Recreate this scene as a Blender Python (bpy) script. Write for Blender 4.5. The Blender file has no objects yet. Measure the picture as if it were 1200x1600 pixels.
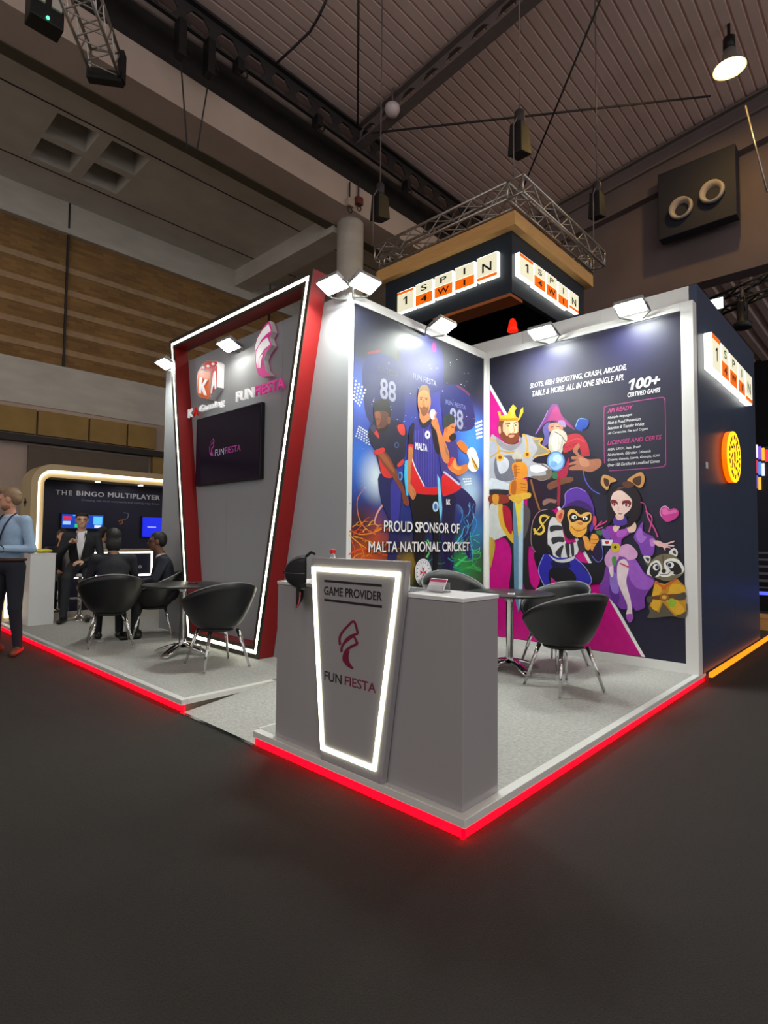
import bpy, bmesh, math, random
import numpy as np
from mathutils import Vector, Matrix

random.seed(7)
sc = bpy.context.scene
COL = sc.collection

# ---------------------------------------------------------------- camera
RC = np.array([[0.6849737, 0.0423408, 0.7273364], [-0.7285034, 0.0265355, 0.684528], [0.0096832, -0.9987508, 0.0490215]])          # rows: world axes in camera (x right, y down, z forward)
CAM = np.array([-2.001, -1.3989, 1.27])
FPX = 875.19
cd = bpy.data.cameras.new('camera')
cd.sensor_fit = 'AUTO'
cd.sensor_width = 36.0
cd.lens = FPX * 36.0 / 1600.0
cd.clip_end = 200
cam = bpy.data.objects.new('camera', cd)
COL.objects.link(cam)
cam.matrix_world = Matrix(((RC[0, 0], -RC[0, 1], -RC[0, 2], CAM[0]), (RC[1, 0], -RC[1, 1], -RC[1, 2], CAM[1]),
                           (RC[2, 0], -RC[2, 1], -RC[2, 2], CAM[2]), (0, 0, 0, 1)))
sc.camera = cam

# ---------------------------------------------------------------- world, hall light, exposure
w = bpy.data.worlds.new('hall_ambient'); sc.world = w
w.use_nodes = True
w.node_tree.nodes['Background'].inputs[0].default_value = (1.0, 0.96, 0.955, 1)
w.node_tree.nodes['Background'].inputs[1].default_value = 0.84
sc.view_settings.view_transform = 'Standard'
sc.view_settings.look = 'None'
sc.view_settings.exposure = 0.0
sc.view_settings.gamma = 1.0
sc.view_settings.use_curve_mapping = False
FLOOD_L = 255.0       # radiance of the small LED floodlights
HALL_W = 120.0        # power of one high-bay hall lamp
HALL_LAMPS = [(-6, -2.5), (-6, -9), (1.5, -9), (-13, -2.5), (9, -6)]
for i, (x, y) in enumerate(HALL_LAMPS):
    ld = bpy.data.lights.new('hall_lamp_light', 'AREA')
    ld.shape = 'DISK'; ld.size = 0.5; ld.energy = HALL_W; ld.color = (1.0, 0.93, 0.84)
    lo = bpy.data.objects.new('hall_lamp_light', ld); COL.objects.link(lo)
    lo.location = (x, y, 10.25)

# ---------------------------------------------------------------- pixel -> place
def bp(p, ax, val):
    v = RC @ np.array([p[0] - 600.0, p[1] - 800.0, FPX])
    t = (val - CAM[ax]) / v[ax]
    return CAM + v * t

# ---------------------------------------------------------------- materials
def lin(c):
    c = c / 255.0
    return c / 12.92 if c <= 0.04045 else ((c + 0.055) / 1.055) ** 2.4

def rgb(c):
    if isinstance(c, str):
        c = c.lstrip('#'); c = (int(c[0:2], 16), int(c[2:4], 16), int(c[4:6], 16))
    return tuple(lin(x) for x in c) + (1.0,)

MATS = {}

def mat(name, col, rough=0.5, metal=0.0, var=0.08, scale=6.0, bump=0.0, spec=0.5, emit=None, strength=0.0, coat=0.0, trans=0.0, alpha=1.0, stretch=(1, 1, 1)):
    """procedural material: noise-varied colour, optional bump"""
    if name in MATS:
        return MATS[name]
    m = bpy.data.materials.new(name); m.use_nodes = True
    nt = m.node_tree; b = nt.nodes['Principled BSDF']
    c = rgb(col)
    tc = nt.nodes.new('ShaderNodeNewGeometry')
    mp = nt.nodes.new('ShaderNodeMapping'); mp.inputs['Scale'].default_value = stretch
    nt.links.new(tc.outputs['Position'], mp.inputs['Vector'])
    nz = nt.nodes.new('ShaderNodeTexNoise'); nz.inputs['Scale'].default_value = scale; nz.inputs['Detail'].default_value = 4
    nt.links.new(mp.outputs[0], nz.inputs['Vector'])
    mx = nt.nodes.new('ShaderNodeMix'); mx.data_type = 'RGBA'
    mx.inputs['A'].default_value = tuple(x * (1 - var) for x in c[:3]) + (1,)
    mx.inputs['B'].default_value = tuple(min(1, x * (1 + var)) for x in c[:3]) + (1,)
    nt.links.new(nz.outputs[0], mx.inputs['Factor'])
    nt.links.new(mx.outputs['Result'], b.inputs['Base Color'])
    b.inputs['Roughness'].default_value = rough
    b.inputs['Metallic'].default_value = metal
    b.inputs['Specular IOR Level'].default_value = spec
    b.inputs['Coat Weight'].default_value = coat
    b.inputs['Coat Roughness'].default_value = 0.08
    b.inputs['Transmission Weight'].default_value = trans
    b.inputs['Alpha'].default_value = alpha
    if emit is not None:
        b.inputs['Emission Color'].default_value = rgb(emit)
        b.inputs['Emission Strength'].default_value = strength
    if bump:
        bn = nt.nodes.new('ShaderNodeBump'); bn.inputs['Strength'].default_value = bump; bn.inputs['Distance'].default_value = 0.02
        nt.links.new(nz.outputs[0], bn.inputs['Height']); nt.links.new(bn.outputs[0], b.inputs['Normal'])
    MATS[name] = m
    return m

def ink(col, rough=0.42):
    """printed ink of one colour"""
    key = 'ink_' + (col if isinstance(col, str) else '%d_%d_%d' % tuple(col)).lstrip('#')
    return mat(key, col, rough=rough, var=0.2, scale=14.0, spec=0.4)

# ---------------------------------------------------------------- tags
def tag(o, label=None, cat=None, group=None, kind=None):
    if label: o['label'] = label
    if cat: o['category'] = cat
    if group: o['group'] = group
    if kind: o['kind'] = kind
    return o

def empty(name, loc=(0, 0, 0), rz=0.0, label=None, cat=None, group=None):
    o = bpy.data.objects.new(name, None); COL.objects.link(o)
    o.empty_display_size = 0.1
    o.location = loc; o.rotation_euler = (0, 0, rz)
    return tag(o, label, cat, group)

def copy_tree(o, parent=None, label=None, loc=None, rz=None):
    c = o.copy(); COL.objects.link(c); c.parent = parent
    if parent is not None: c.matrix_parent_inverse = o.matrix_parent_inverse.copy()
    if label: c['label'] = label
    if loc is not None: c.location = loc
    if rz is not None: c.rotation_euler = (0, 0, rz)
    for ch in list(o.children):
        copy_tree(ch, c)
    return c

# ---------------------------------------------------------------- mesh builder
class MB:
    def __init__(s):
        s.v = []; s.f = []; s.mi = []; s.m = []; s.sm = []
    def mat(s, m):
        if m not in s.m: s.m.append(m)
        return s.m.index(m)
    def add(s, vs, fs, m=None, smooth=False):
        b = len(s.v); s.v += [tuple(map(float, v)) for v in vs]
        k = s.mat(m) if m is not None else 0
        for f in fs:
            s.f.append([i + b for i in f]); s.mi.append(k); s.sm.append(smooth)
        return s
    def box(s, x0, x1, y0, y1, z0, z1, m=None):
        vs = [(x, y, z) for x in (x0, x1) for y in (y0, y1) for z in (z0, z1)]
        return s.add(vs, [(0, 1, 3, 2), (4, 6, 7, 5), (0, 4, 5, 1), (2, 3, 7, 6), (0, 2, 6, 4), (1, 5, 7, 3)], m)
    def obox(s, c, ax, ay, az, hx, hy, hz, m=None):
        c, ax, ay, az = map(Vector, (c, ax, ay, az))
        vs = [c + ax * (hx * i) + ay * (hy * j) + az * (hz * k) for i in (-1, 1) for j in (-1, 1) for k in (-1, 1)]
        return s.add(vs, [(0, 1, 3, 2), (4, 6, 7, 5), (0, 4, 5, 1), (2, 3, 7, 6), (0, 2, 6, 4), (1, 5, 7, 3)], m)
    def bar(s, p0, p1, w, h, m=None, up=(0, 0, 1)):
        p0, p1 = Vector(p0), Vector(p1); d = (p1 - p0); L = d.length; d.normalize()
        u = Vector(up)
        if abs(d.dot(u)) > 0.98: u = Vector((1, 0, 0))
        r = d.cross(u).normalized(); u = r.cross(d).normalized()
        return s.obox((p0 + p1) / 2, d, r, u, L / 2, w / 2, h / 2, m)
    def tube(s, pts, r, n=8, m=None, smooth=True, caps=True):
        pts = [Vector(p) for p in pts]; k = len(pts)
        rs = r if isinstance(r, (list, tuple)) else [r] * k
        vs = []; fs = []
        prev = None
        for i, p in enumerate(pts):
            d = (pts[min(i + 1, k - 1)] - pts[max(i - 1, 0)])
            if d.length < 1e-9: d = Vector((0, 0, 1))
            d.normalize()
            if prev is None:
                a = Vector((0, 0, 1)) if abs(d.z) < 0.9 else Vector((1, 0, 0))
                u = d.cross(a).normalized()
            else:
                u = (prev - d * prev.dot(d))
                u = u.normalized() if u.length > 1e-6 else d.orthogonal().normalized()
            prev = u; w_ = d.cross(u)
            for j in range(n):
                t = 2 * math.pi * j / n
                vs.append(p + (u * math.cos(t) + w_ * math.sin(t)) * rs[i])
        for i in range(k - 1):
            for j in range(n):
                fs.append((i * n + j, i * n + (j + 1) % n, (i + 1) * n + (j + 1) % n, (i + 1) * n + j))
        s.add(vs, fs, m, smooth)
        if caps:
            b = len(s.v) - len(vs)
            for ring in (list(range(n))[::-1], [(k - 1) * n + j for j in range(n)]):
                s.f.append([b + i for i in ring]); s.mi.append(s.mi[-1]); s.sm.append(False)
        return s
    def lathe(s, prof, c=(0, 0, 0), n=20, m=None, smooth=True):
        vs = []; fs = []
        for (r, z) in prof:
            for j in range(n):
                t = 2 * math.pi * j / n
                vs.append((c[0] + r * math.cos(t), c[1] + r * math.sin(t), c[2] + z))
        for i in range(len(prof) - 1):
            for j in range(n):
                fs.append((i * n + j, i * n + (j + 1) % n, (i + 1) * n + (j + 1) % n, (i + 1) * n + j))
        fs.append(tuple(range(n))[::-1]); fs.append(tuple((len(prof) - 1) * n + j for j in range(n)))
        return s.add(vs, fs, m, smooth)
    def ell(s, c, r, m=None, nu=14, nv=9, rot=None):
        vs = []; fs = []
        for i in range(nv + 1):
            p = math.pi * i / nv
            for j in range(nu):
                t = 2 * math.pi * j / nu
                q = Vector((r[0] * math.sin(p) * math.cos(t), r[1] * math.sin(p) * math.sin(t), r[2] * math.cos(p)))
                if rot is not None: q = rot @ q
                vs.append(Vector(c) + q)
        for i in range(nv):
            for j in range(nu):
                fs.append((i * nu + j, (i + 1) * nu + j, (i + 1) * nu + (j + 1) % nu, i * nu + (j + 1) % nu))
        return s.add(vs, fs, m, True)
    def poly(s, pts, m=None):
        return s.add(pts, [tuple(range(len(pts)))], m)
    def prism(s, pts, off, m=None, msides=None):
        """closed solid: polygon pts (3-D) extruded by vector off"""
        n = len(pts); off = Vector(off)
        vs = [Vector(p) for p in pts] + [Vector(p) + off for p in pts]
        s.add(vs, [tuple(range(n))[::-1], tuple(range(n, 2 * n))], m)
        b = len(s.v) - 2 * n
        k = s.mat(msides or m) if (msides or m) is not None else 0
        for i in range(n):
            s.f.append([b + i, b + (i + 1) % n, b + n + (i + 1) % n, b + n + i]); s.mi.append(k); s.sm.append(False)
        return s
    def build(s, name, m=None, parent=None, bevel=0.0, fix=True, kind=None, label=None):
        me = bpy.data.meshes.new(name)
        me.from_pydata(s.v, [], s.f)
        ms = s.m if s.m and s.m != [None] else [m]
        if m is not None and not s.m: ms = [m]
        for q in ms: me.materials.append(q)
        me.polygons.foreach_set('material_index', s.mi)
        me.polygons.foreach_set('use_smooth', s.sm)
        if fix or bevel:
            bm = bmesh.new(); bm.from_mesh(me)
            if fix: bmesh.ops.recalc_face_normals(bm, faces=bm.faces)
            if bevel:
                bmesh.ops.bevel(bm, geom=[e for e in bm.edges if e.calc_face_angle(0) > 0.6], offset=bevel, segments=2, affect='EDGES', profile=0.5)
            bm.to_mesh(me); bm.free()
        me.update()
        o = bpy.data.objects.new(name, me); COL.objects.link(o)
        if parent is not None: o.parent = parent
        if kind: o['kind'] = kind
        if label: o['label'] = label
        return o

def local(root, o):
    """parent o (built in world coordinates) to root, keeping its place"""
    o.parent = root
    o.matrix_parent_inverse = Matrix.Translation(-Vector(root.location)) if root.rotation_euler.z == 0 else (Matrix.Translation(root.location) @ root.rotation_euler.to_matrix().to_4x4()).inverted()
    return o

def struct(name, mb, m=None, parent=None, bevel=0.0, label=None):
    o = mb.build(name, m, parent, bevel, label=label)
    if parent is None: o['kind'] = 'structure'
    return o

# ---------------------------------------------------------------- lettering
def text_mesh(txt, bold=0.0, shear=0.0, spacing=1.0, extrude=0.0, res=4):
    if txt == '1':
        me = bpy.data.meshes.new('numeral'); sk = shear
        q = [(.52, 0), (.80, 0), (.80, 1), (.56, 1), (.2, .80), (.2, .62), (.52, .78)]; z = .5 if extrude else 0.0
        q = [(x + sk * y, y) for x, y in q]; n = len(q)
        if extrude: me.from_pydata([(x, y, -z) for x, y in q] + [(x, y, z) for x, y in q], [], [tuple(range(n))[::-1], tuple(range(n, 2 * n))] + [(i, (i + 1) % n, n + (i + 1) % n, n + i) for i in range(n)])
        else: me.from_pydata([(x, y, 0) for x, y in q], [], [tuple(range(n))])
        return me
    cu = bpy.data.curves.new('lettering', 'FONT')
    cu.body = txt; cu.offset = 0.0; cu.shear = shear; cu.space_character = spacing; cu.extrude = extrude
    cu.resolution_u = res
    ob = bpy.data.objects.new('lettering', cu); COL.objects.link(ob)
    dg = bpy.context.evaluated_depsgraph_get()
    me = bpy.data.meshes.new_from_object(ob.evaluated_get(dg))
    bpy.data.objects.remove(ob); bpy.data.curves.remove(cu)
    if bold:
        bm = bmesh.new(); bm.from_mesh(me); g0 = list(bm.verts) + list(bm.edges) + list(bm.faces); sh = [(dx * bold, dy * bold) for dx, dy in ((1, 0), (-1, 0), (0, 1), (0, -1), (.7, .7), (-.7, -.7), (.7, -.7), (-.7, .7))]
        for i_, (dx, dy) in enumerate(sh):
            r_ = bmesh.ops.duplicate(bm, geom=g0)
            bmesh.ops.translate(bm, verts=[v for v in r_['geom'] if isinstance(v, bmesh.types.BMVert)], vec=(dx, dy, -(i_ + 1) * (.004 if extrude else .00006)))
        bm.to_mesh(me); bm.free()
    return me

class Plane:
    """a vertical wall plane: ax=0 (X const, faces -X) or ax=1 (Y const, faces -Y). u runs to the right as seen from the hall."""
    def __init__(s, ax, val):
        s.ax, s.val = ax, val
    def px(s, p, lay=0.0):
        return Vector(bp(p, s.ax, s.val - lay))
    def uv(s, p):
        q = bp(p, s.ax, s.val)
        return (-q[1] if s.ax == 0 else q[0], q[2])
    def at(s, u, v, lay=0.0):
        return Vector((s.val - lay, -u, v)) if s.ax == 0 else Vector((u, s.val - lay, v))

def text_on(pl, txt, u0, u1, v0, v1, m, parent=None, name='lettering', lay=0.004, bold=0.0, shear=0.0, spacing=1.0, extrude=0.0, fit=True, split=None):
    """lettering whose ink box is u0..u1 x v0..v1 on plane pl"""
    ex = extrude
    me = text_mesh(txt, bold, shear, spacing, 0.5 if ex else 0.0)
    xs = [v.co.x for v in me.vertices]; ys = [v.co.y for v in me.vertices]
    a0, a1, b0, b1 = min(xs), max(xs), min(ys), max(ys)
    for v in me.vertices:
        x = u0 + (v.co.x - a0) / (a1 - a0) * (u1 - u0)
        y = v0 + (v.co.y - b0) / max(b1 - b0, 1e-6) * (v1 - v0)
        l = lay + (ex * (v.co.z + 0.5) if ex else v.co.z)
        v.co = pl.at(x, y, l)
    for mm in (m if isinstance(m, list) else [m]): me.materials.append(mm)
    if split is not None:
        us = u0 + split * (u1 - u0)
        for p in me.polygons:
            c = p.center; u = -c.y if pl.ax == 0 else c.x
            p.material_index = 1 if u > us else 0
    me.update()
    o = bpy.data.objects.new(name, me); COL.objects.link(o)
    if parent is not None: local(parent, o)
    return o

def text_px(pl, txt, bl, br, h, m, **kw):
    """bl, br: baseline ends in photo pixels; h: cap height in photo pixels at the left end"""
    a = pl.uv(bl); b = pl.uv(br); t = pl.uv((bl[0], bl[1] - h))
    v0 = (a[1] + b[1]) / 2
    return text_on(pl, txt, a[0], b[0], v0, v0 + (t[1] - a[1]), m, **kw)

# ---------------------------------------------------------------- drawing flat print from photo pixels
def smooth_closed(pts, sub=4):
    n = len(pts); out = []
    for i in range(n):
        p0, p1, p2, p3 = (np.array(pts[(i + k) % n], float) for k in (-1, 0, 1, 2))
        for j in range(sub):
            t = j / sub
            out.append(tuple(0.5 * ((2 * p1) + (-p0 + p2) * t + (2 * p0 - 5 * p1 + 4 * p2 - p3) * t * t + (-p0 + 3 * p1 - 3 * p2 + p3) * t ** 3)))
    return out

def P2(s):
    return [tuple(float(q) for q in a.split(',')) for a in s.split()]

class Art:
    """a flat printed picture on a wall plane; shapes are stacked a hair apart"""
    def __init__(s, pl, ox=0, oy=0, sc_=1.0, lay0=0.004, k0=0):
        s.pl = pl; s.o = (ox, oy, sc_); s.mb = MB(); s.k = k0; s.lay0 = lay0
    def frame(s, ox, oy, sc_):
        s.o = (ox, oy, sc_); return s
    def to(s, p):
        return (s.o[0] + p[0] / s.o[2], s.o[1] + p[1] / s.o[2])
    hold = False
    def lay(s):
        if not s.hold: s.k += 1
        return s.lay0 + 0.00006 * s.k
    def shape(s, col, pts, smooth=True):
        pts = P2(pts) if isinstance(pts, str) else pts
        if smooth: pts = smooth_closed(pts)
        l = s.lay()
        s.mb.poly([s.pl.px(s.to(p), l) for p in pts], ink(col)); return s
    def hard(s, col, pts):
        return s.shape(col, pts, False)
    def oval(s, col, cx_, cy_, rx, ry, n=20, rot=0.0):
        c, q = math.cos(rot), math.sin(rot)
        return s.shape(col, [(cx_ + rx * math.cos(t) * c - ry * math.sin(t) * q, cy_ + rx * math.cos(t) * q + ry * math.sin(t) * c)
                             for t in [2 * math.pi * i / n for i in range(n)]], False)
    def line(s, col, pts, w_, closed=False):
        pts = P2(pts) if isinstance(pts, str) else list(pts)
        if len(pts) > 2:
            ext = [pts[0]] + pts + [pts[-1]]; out = []
            for i in range(1, len(ext) - 2):
                p0, p1, p2, p3 = (np.array(ext[i + k], float) for k in (-1, 0, 1, 2))
                for j in range(4):
                    t = j / 4
                    out.append(tuple(0.5 * ((2 * p1) + (-p0 + p2) * t + (2 * p0 - 5 * p1 + 4 * p2 - p3) * t * t + (-p0 + 3 * p1 - 3 * p2 + p3) * t ** 3)))
            pts = out + [pts[-1]]
        L = []; R_ = []
        ws = w_ if isinstance(w_, (tuple, list)) else (w_, w_)
        n = len(pts)
        for i, p in enumerate(pts):
            a = np.array(pts[max(i - 1, 0)], float); b = np.array(pts[min(i + 1, n - 1)], float)
            d = b - a; d /= (np.linalg.norm(d) + 1e-9); nn = np.array([-d[1], d[0]])
            hw = (ws[0] + (ws[1] - ws[0]) * i / max(n - 1, 1)) / 2
            L.append(np.array(p) + nn * hw); R_.append(np.array(p) - nn * hw)
        l = s.lay(); k = ink(col)
        q3 = [s.pl.px(s.to(p), l) for p in L] + [s.pl.px(s.to(p), l) for p in R_]
        s.mb.add(q3, [(i, i + 1, n + i + 1, n + i) for i in range(n - 1)], k)
        return s
    def done(s, name, parent, label=None):
        o = s.mb.build(name, None, None, fix=False, label=label)
        local(parent, o); return o
# ================================================================ THE HALL
P = 0.092            # height of the stand's raised floor
YB = 13.0            # brick wall

def brick_mat():
    m = bpy.data.materials.new('brickwork'); m.use_nodes = True; nt = m.node_tree; b = nt.nodes['Principled BSDF']
    g = nt.nodes.new('ShaderNodeNewGeometry'); sp = nt.nodes.new('ShaderNodeSeparateXYZ'); cb = nt.nodes.new('ShaderNodeCombineXYZ')
    nt.links.new(g.outputs['Position'], sp.inputs[0]); nt.links.new(sp.outputs[0], cb.inputs[0]); nt.links.new(sp.outputs[2], cb.inputs[1])
    br = nt.nodes.new('ShaderNodeTexBrick'); br.inputs['Scale'].default_value = 2.0
    br.inputs['Color1'].default_value = rgb((196, 148, 84)); br.inputs['Color2'].default_value = rgb((164, 120, 70)); br.inputs['Mortar'].default_value = rgb((166, 138, 104))
    br.inputs['Mortar Size'].default_value = 0.015; br.inputs['Brick Width'].default_value = 0.56; br.inputs['Row Height'].default_value = 0.16
    nt.links.new(cb.outputs[0], br.inputs['Vector'])
    nz = nt.nodes.new('ShaderNodeTexNoise'); nz.inputs['Scale'].default_value = 0.9; nz.inputs['Detail'].default_value = 5
    nt.links.new(g.outputs['Position'], nz.inputs['Vector'])
    mx = nt.nodes.new('ShaderNodeMix'); mx.data_type = 'RGBA'; mx.blend_type = 'MULTIPLY'; mx.inputs['Factor'].default_value = 0.6
    nt.links.new(br.outputs['Color'], mx.inputs['A']); nt.links.new(nz.outputs[0], mx.inputs['B'])
    nt.links.new(mx.outputs['Result'], b.inputs['Base Color']); b.inputs['Roughness'].default_value = 0.9
    bn = nt.nodes.new('ShaderNodeBump'); bn.inputs['Strength'].default_value = 0.5; bn.inputs['Distance'].default_value = 0.01
    nt.links.new(br.outputs['Fac'], bn.inputs['Height']); bn.invert = True; nt.links.new(bn.outputs[0], b.inputs['Normal'])
    return m

BRICK = brick_mat()
CONC = mat('board_marked_concrete', (214, 208, 196), 0.9, var=0.22, scale=1.3, bump=0.25, stretch=(1, 1, 3))
CONC_D = mat('dark_concrete', (200, 180, 166), 0.92, var=0.25, scale=0.8, bump=0.25)
STEEL_D = mat('dark_painted_steel', (52, 48, 48), 0.6, var=0.2)
STEEL_M = mat('grey_painted_steel', (120, 108, 104), 0.5, var=0.15)
ALU = mat('truss_aluminium', (190, 186, 180), 0.35, 0.85, var=0.08)
BLACK = mat('black_plastic', (16, 16, 17), 0.5, var=0.2)
CHROME = mat('chrome', (215, 215, 215), 0.08, 1.0, var=0.02)
WHITE = mat('white_laminate', (222, 222, 222), 0.32, var=0.03, scale=2, spec=0.5)
BOARD = mat('golden_timber_board', (168, 136, 78), 0.75, var=0.25, scale=3, bump=0.2)
CARPET_HALL = mat('hall_carpet', (56, 55, 53), 0.95, var=0.32, scale=140, bump=0.5, spec=0.15)
ROOF = mat('profiled_roof_sheet', (240, 210, 200), 0.6, var=0.14, scale=1.2)

# floor
f = MB(); f.box(-18, 30, -18, YB + 0.4, -0.1, 0.0)
struct('floor', f, CARPET_HALL)

# brick end wall with concrete bands
wb = MB()
wb.box(-18, 30, YB, YB + 0.3, 0, 3.5, CONC_D)
wb.box(-18, 30, YB, YB + 0.3, 4.23, 5.25, CONC)
wb.box(-18, 30, YB + 0.06, YB + 0.3, 5.25, 8.42, BRICK)
wb.box(-18, 30, YB - 0.08, YB + 0.3, 8.42, 8.55, CONC)
wb.box(-18, 30, YB, YB + 0.3, 8.55, 9.2, CONC)
wb.box(-18, 30, YB + 0.03, YB + 0.3, 3.5, 4.23, CONC_D)
wall_back = struct('wall_back', wb)
LIGHTB = mat('pale_brick_course', (184, 152, 116), 0.9, var=0.3, scale=5, bump=0.3)
for z in (5.62, 6.1, 6.58, 7.06, 7.6):
    c = MB(); c.box(-18, 14, YB + 0.045, YB + 0.07, z - 0.07, z + 0.07)
    c.build('brick_course', LIGHTB, wall_back)
for x in (2.27, -3.4, 8.0):
    c = MB(); c.box(x - 0.02, x + 0.02, YB - 0.01, YB + 0.07, 5.25, 9.2)
    c.build('expansion_joint', STEEL_D, wall_back)
# row of timber boards over the openings, each its own piece
jx = [-2.9, -1.7, -0.5, 0.75, 1.75, 2.85, 3.75, 4.5]
for a, b in zip(jx[:-1], jx[1:]):
    c = MB(); c.box(a + 0.02, b - 0.02, YB - 0.10, YB + 0.04, 3.56, 4.12)
    c.build('timber_board', BOARD, wall_back, bevel=0.008)
c = MB(); c.box(-18, 30, YB - 0.25, YB + 0.02, 3.36, 3.5); c.build('lintel', STEEL_D, wall_back)
c = MB(); c.box(1.6, 4.3, YB - 0.12, YB, 0.0, 3.3); c.build('service_panel', mat('brown_grey_panel', (112, 100, 88), 0.8, var=0.15), wall_back)
c = MB(); c.box(4.4, 4.75, YB - 0.16, YB, 0.0, 3.36); c.build('timber_post', BOARD, wall_back)

# concrete soffit with a square of four roof-light holes
ZS = 9.2
hx = [1.13, 1.88, 2.12, 2.88]; hy = [10.05, 10.82, 11.02, 11.8]
so = MB()
def slab(x0, x1, y0, y1, m=CONC): so.box(x0, x1, y0, y1, ZS, ZS + 0.3, m)
slab(-18, hx[0], 8.6, YB + .3); slab(hx[3], 30, 8.6, YB + .3)
slab(hx[0], hx[3], 8.6, hy[0]); slab(hx[0], hx[3], hy[3], YB + .3)
slab(hx[1], hx[2], hy[0], hy[3]); slab(hx[0], hx[1], hy[1], hy[2]); slab(hx[2], hx[3], hy[1], hy[2])
for (x0, x1) in ((hx[0], hx[1]), (hx[2], hx[3])):
    for (y0, y1) in ((hy[0], hy[1]), (hy[2], hy[3])):
        t = 0.05; z0, z1 = ZS + 0.3, ZS + 0.75
        so.box(x0 - t, x0, y0 - t, y1 + t, z0, z1, CONC); so.box(x1, x1 + t, y0 - t, y1 + t, z0, z1, CONC)
        so.box(x0, x1, y0 - t, y0, z0, z1, CONC); so.box(x0, x1, y1, y1 + t, z0, z1, CONC)
        so.box(x0 - t, x1 + t, y0 - t, y1 + t, z1, z1 + .05, BLACK)
struct('ceiling', so)
for y in (9.9, 12.0):
    c = MB(); c.box(-18, 30, y - 0.012, y + 0.012, ZS - 0.012, ZS + 0.001); o = c.build('trim_1' if y < 11 else 'trim_2', STEEL_D); o['kind'] = 'structure'

# edge beam, cross beam and round column
bm_ = MB()
bm_.box(-18, 30, 7.85, 8.62, 8.9, 9.55, CONC_D)
bm_.box(-18, 30, 8.62, 8.88, 8.88, 9.19, mat('dark_ledge', (92, 84, 66), .9))  # darker ledge band along the bottom edge of the beam
struct('beam_edge', bm_)
c = MB(); c.box(6.75, 7.35, 8.62, YB, 8.72, 9.2); struct('beam_cross', c, CONC)
c = MB(); c.lathe([(0.32, 0), (0.32, 8.9)], (7.02, 8.3, 0), 28); struct('column', c, CONC)
# dark upstand behind the roof edge
c = MB(); c.box(-18, 14, 8.3, 8.5, 9.5, 11.2); struct('wall_upstand', c, STEEL_D)

# profiled roof sheet (falls towards the brick wall)
KR = 0.126
def zr(y): return 10.95 + KR * (7.8 - y)
def roof_px(p, drop=0.0):
    v = RC @ np.array([p[0] - 600.0, p[1] - 800.0, FPX]); n = np.array([0, KR, 1.0]); c0 = 10.95 - drop + KR * 7.8
    return Vector(CAM + v * ((c0 - n @ CAM) / (n @ v)))
prof = []
y = 8.4
per = 0.22
while y > -18:
    for dy, dz in ((0, 0.0), (0.165, 0.0), (0.175, 0.03), (0.21, 0.03)):
        prof.append((y - dy, zr(y - dy) + dz))
    y -= per
r = MB()
n = len(prof)
vs = [(x, yy, zz) for x in (-18, 13.35) for (yy, zz) in prof]
r.add(vs, [(i, i + 1, n + i + 1, n + i) for i in range(n - 1)], ROOF)
struct('roof', r)

def castellated(p0, p1, h, fl, m, name, parent=None, pitch=0.6):
    """steel beam with a row of openings in its web"""
    p0, p1 = Vector(p0), Vector(p1); d = (p1 - p0); L = d.length; d.normalize()
    up = Vector((0, 0, 1)); up = (up - d * up.dot(d)).normalized(); rt = d.cross(up)
    b = MB()
    for k in (-1, 1):
        b.obox((p0 + p1) / 2 + up * (k * h / 2), d, rt, up, L / 2, fl / 2, 0.025, m)
        b.obox((p0 + p1) / 2 + up * (k * h * 0.40), d, rt, up, L / 2, 0.012, h * 0.10, m)
    N = max(2, int(L / pitch))
    for i in range(N + 1):
        c = p0 + d * (L * i / N); a = 0.13 * pitch; e = 0.34 * pitch
        pts = [c + d * x + up * z for x, z in ((-e, -h * .3), (e, -h * .3), (a, -h * .05), (a, h * .05), (e, h * .3), (-e, h * .3), (-a, h * .05), (-a, -h * .05))]
        b.prism([q - rt * 0.012 for q in pts], rt * 0.024, m)
    return struct(name, b, None, parent)

castellated((-14, 7.75, 10.55), (13.3, 7.75, 10.55), 0.55, 0.22, STEEL_D, 'beam_eaves')
gx = 6.77
castellated((gx, 7.8, zr(7.8) - 0.3), (gx, -16, zr(-16) - 0.3), 0.42, 0.26, STEEL_M, 'beam_rafter')
castellated((13.1, 7.9, zr(7.9) - 0.3), (13.1, -16, zr(-16) - 0.3), 0.42, 0.26, STEEL_M, 'beam_gable')
c = MB(); zp = bp((480, 187), 1, 7.55)[2]
c.tube([(-14, 7.55, zp), (13.2, 7.55, zp)], 0.06, 10); struct('beam_pipe', c, STEEL_M)
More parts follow.
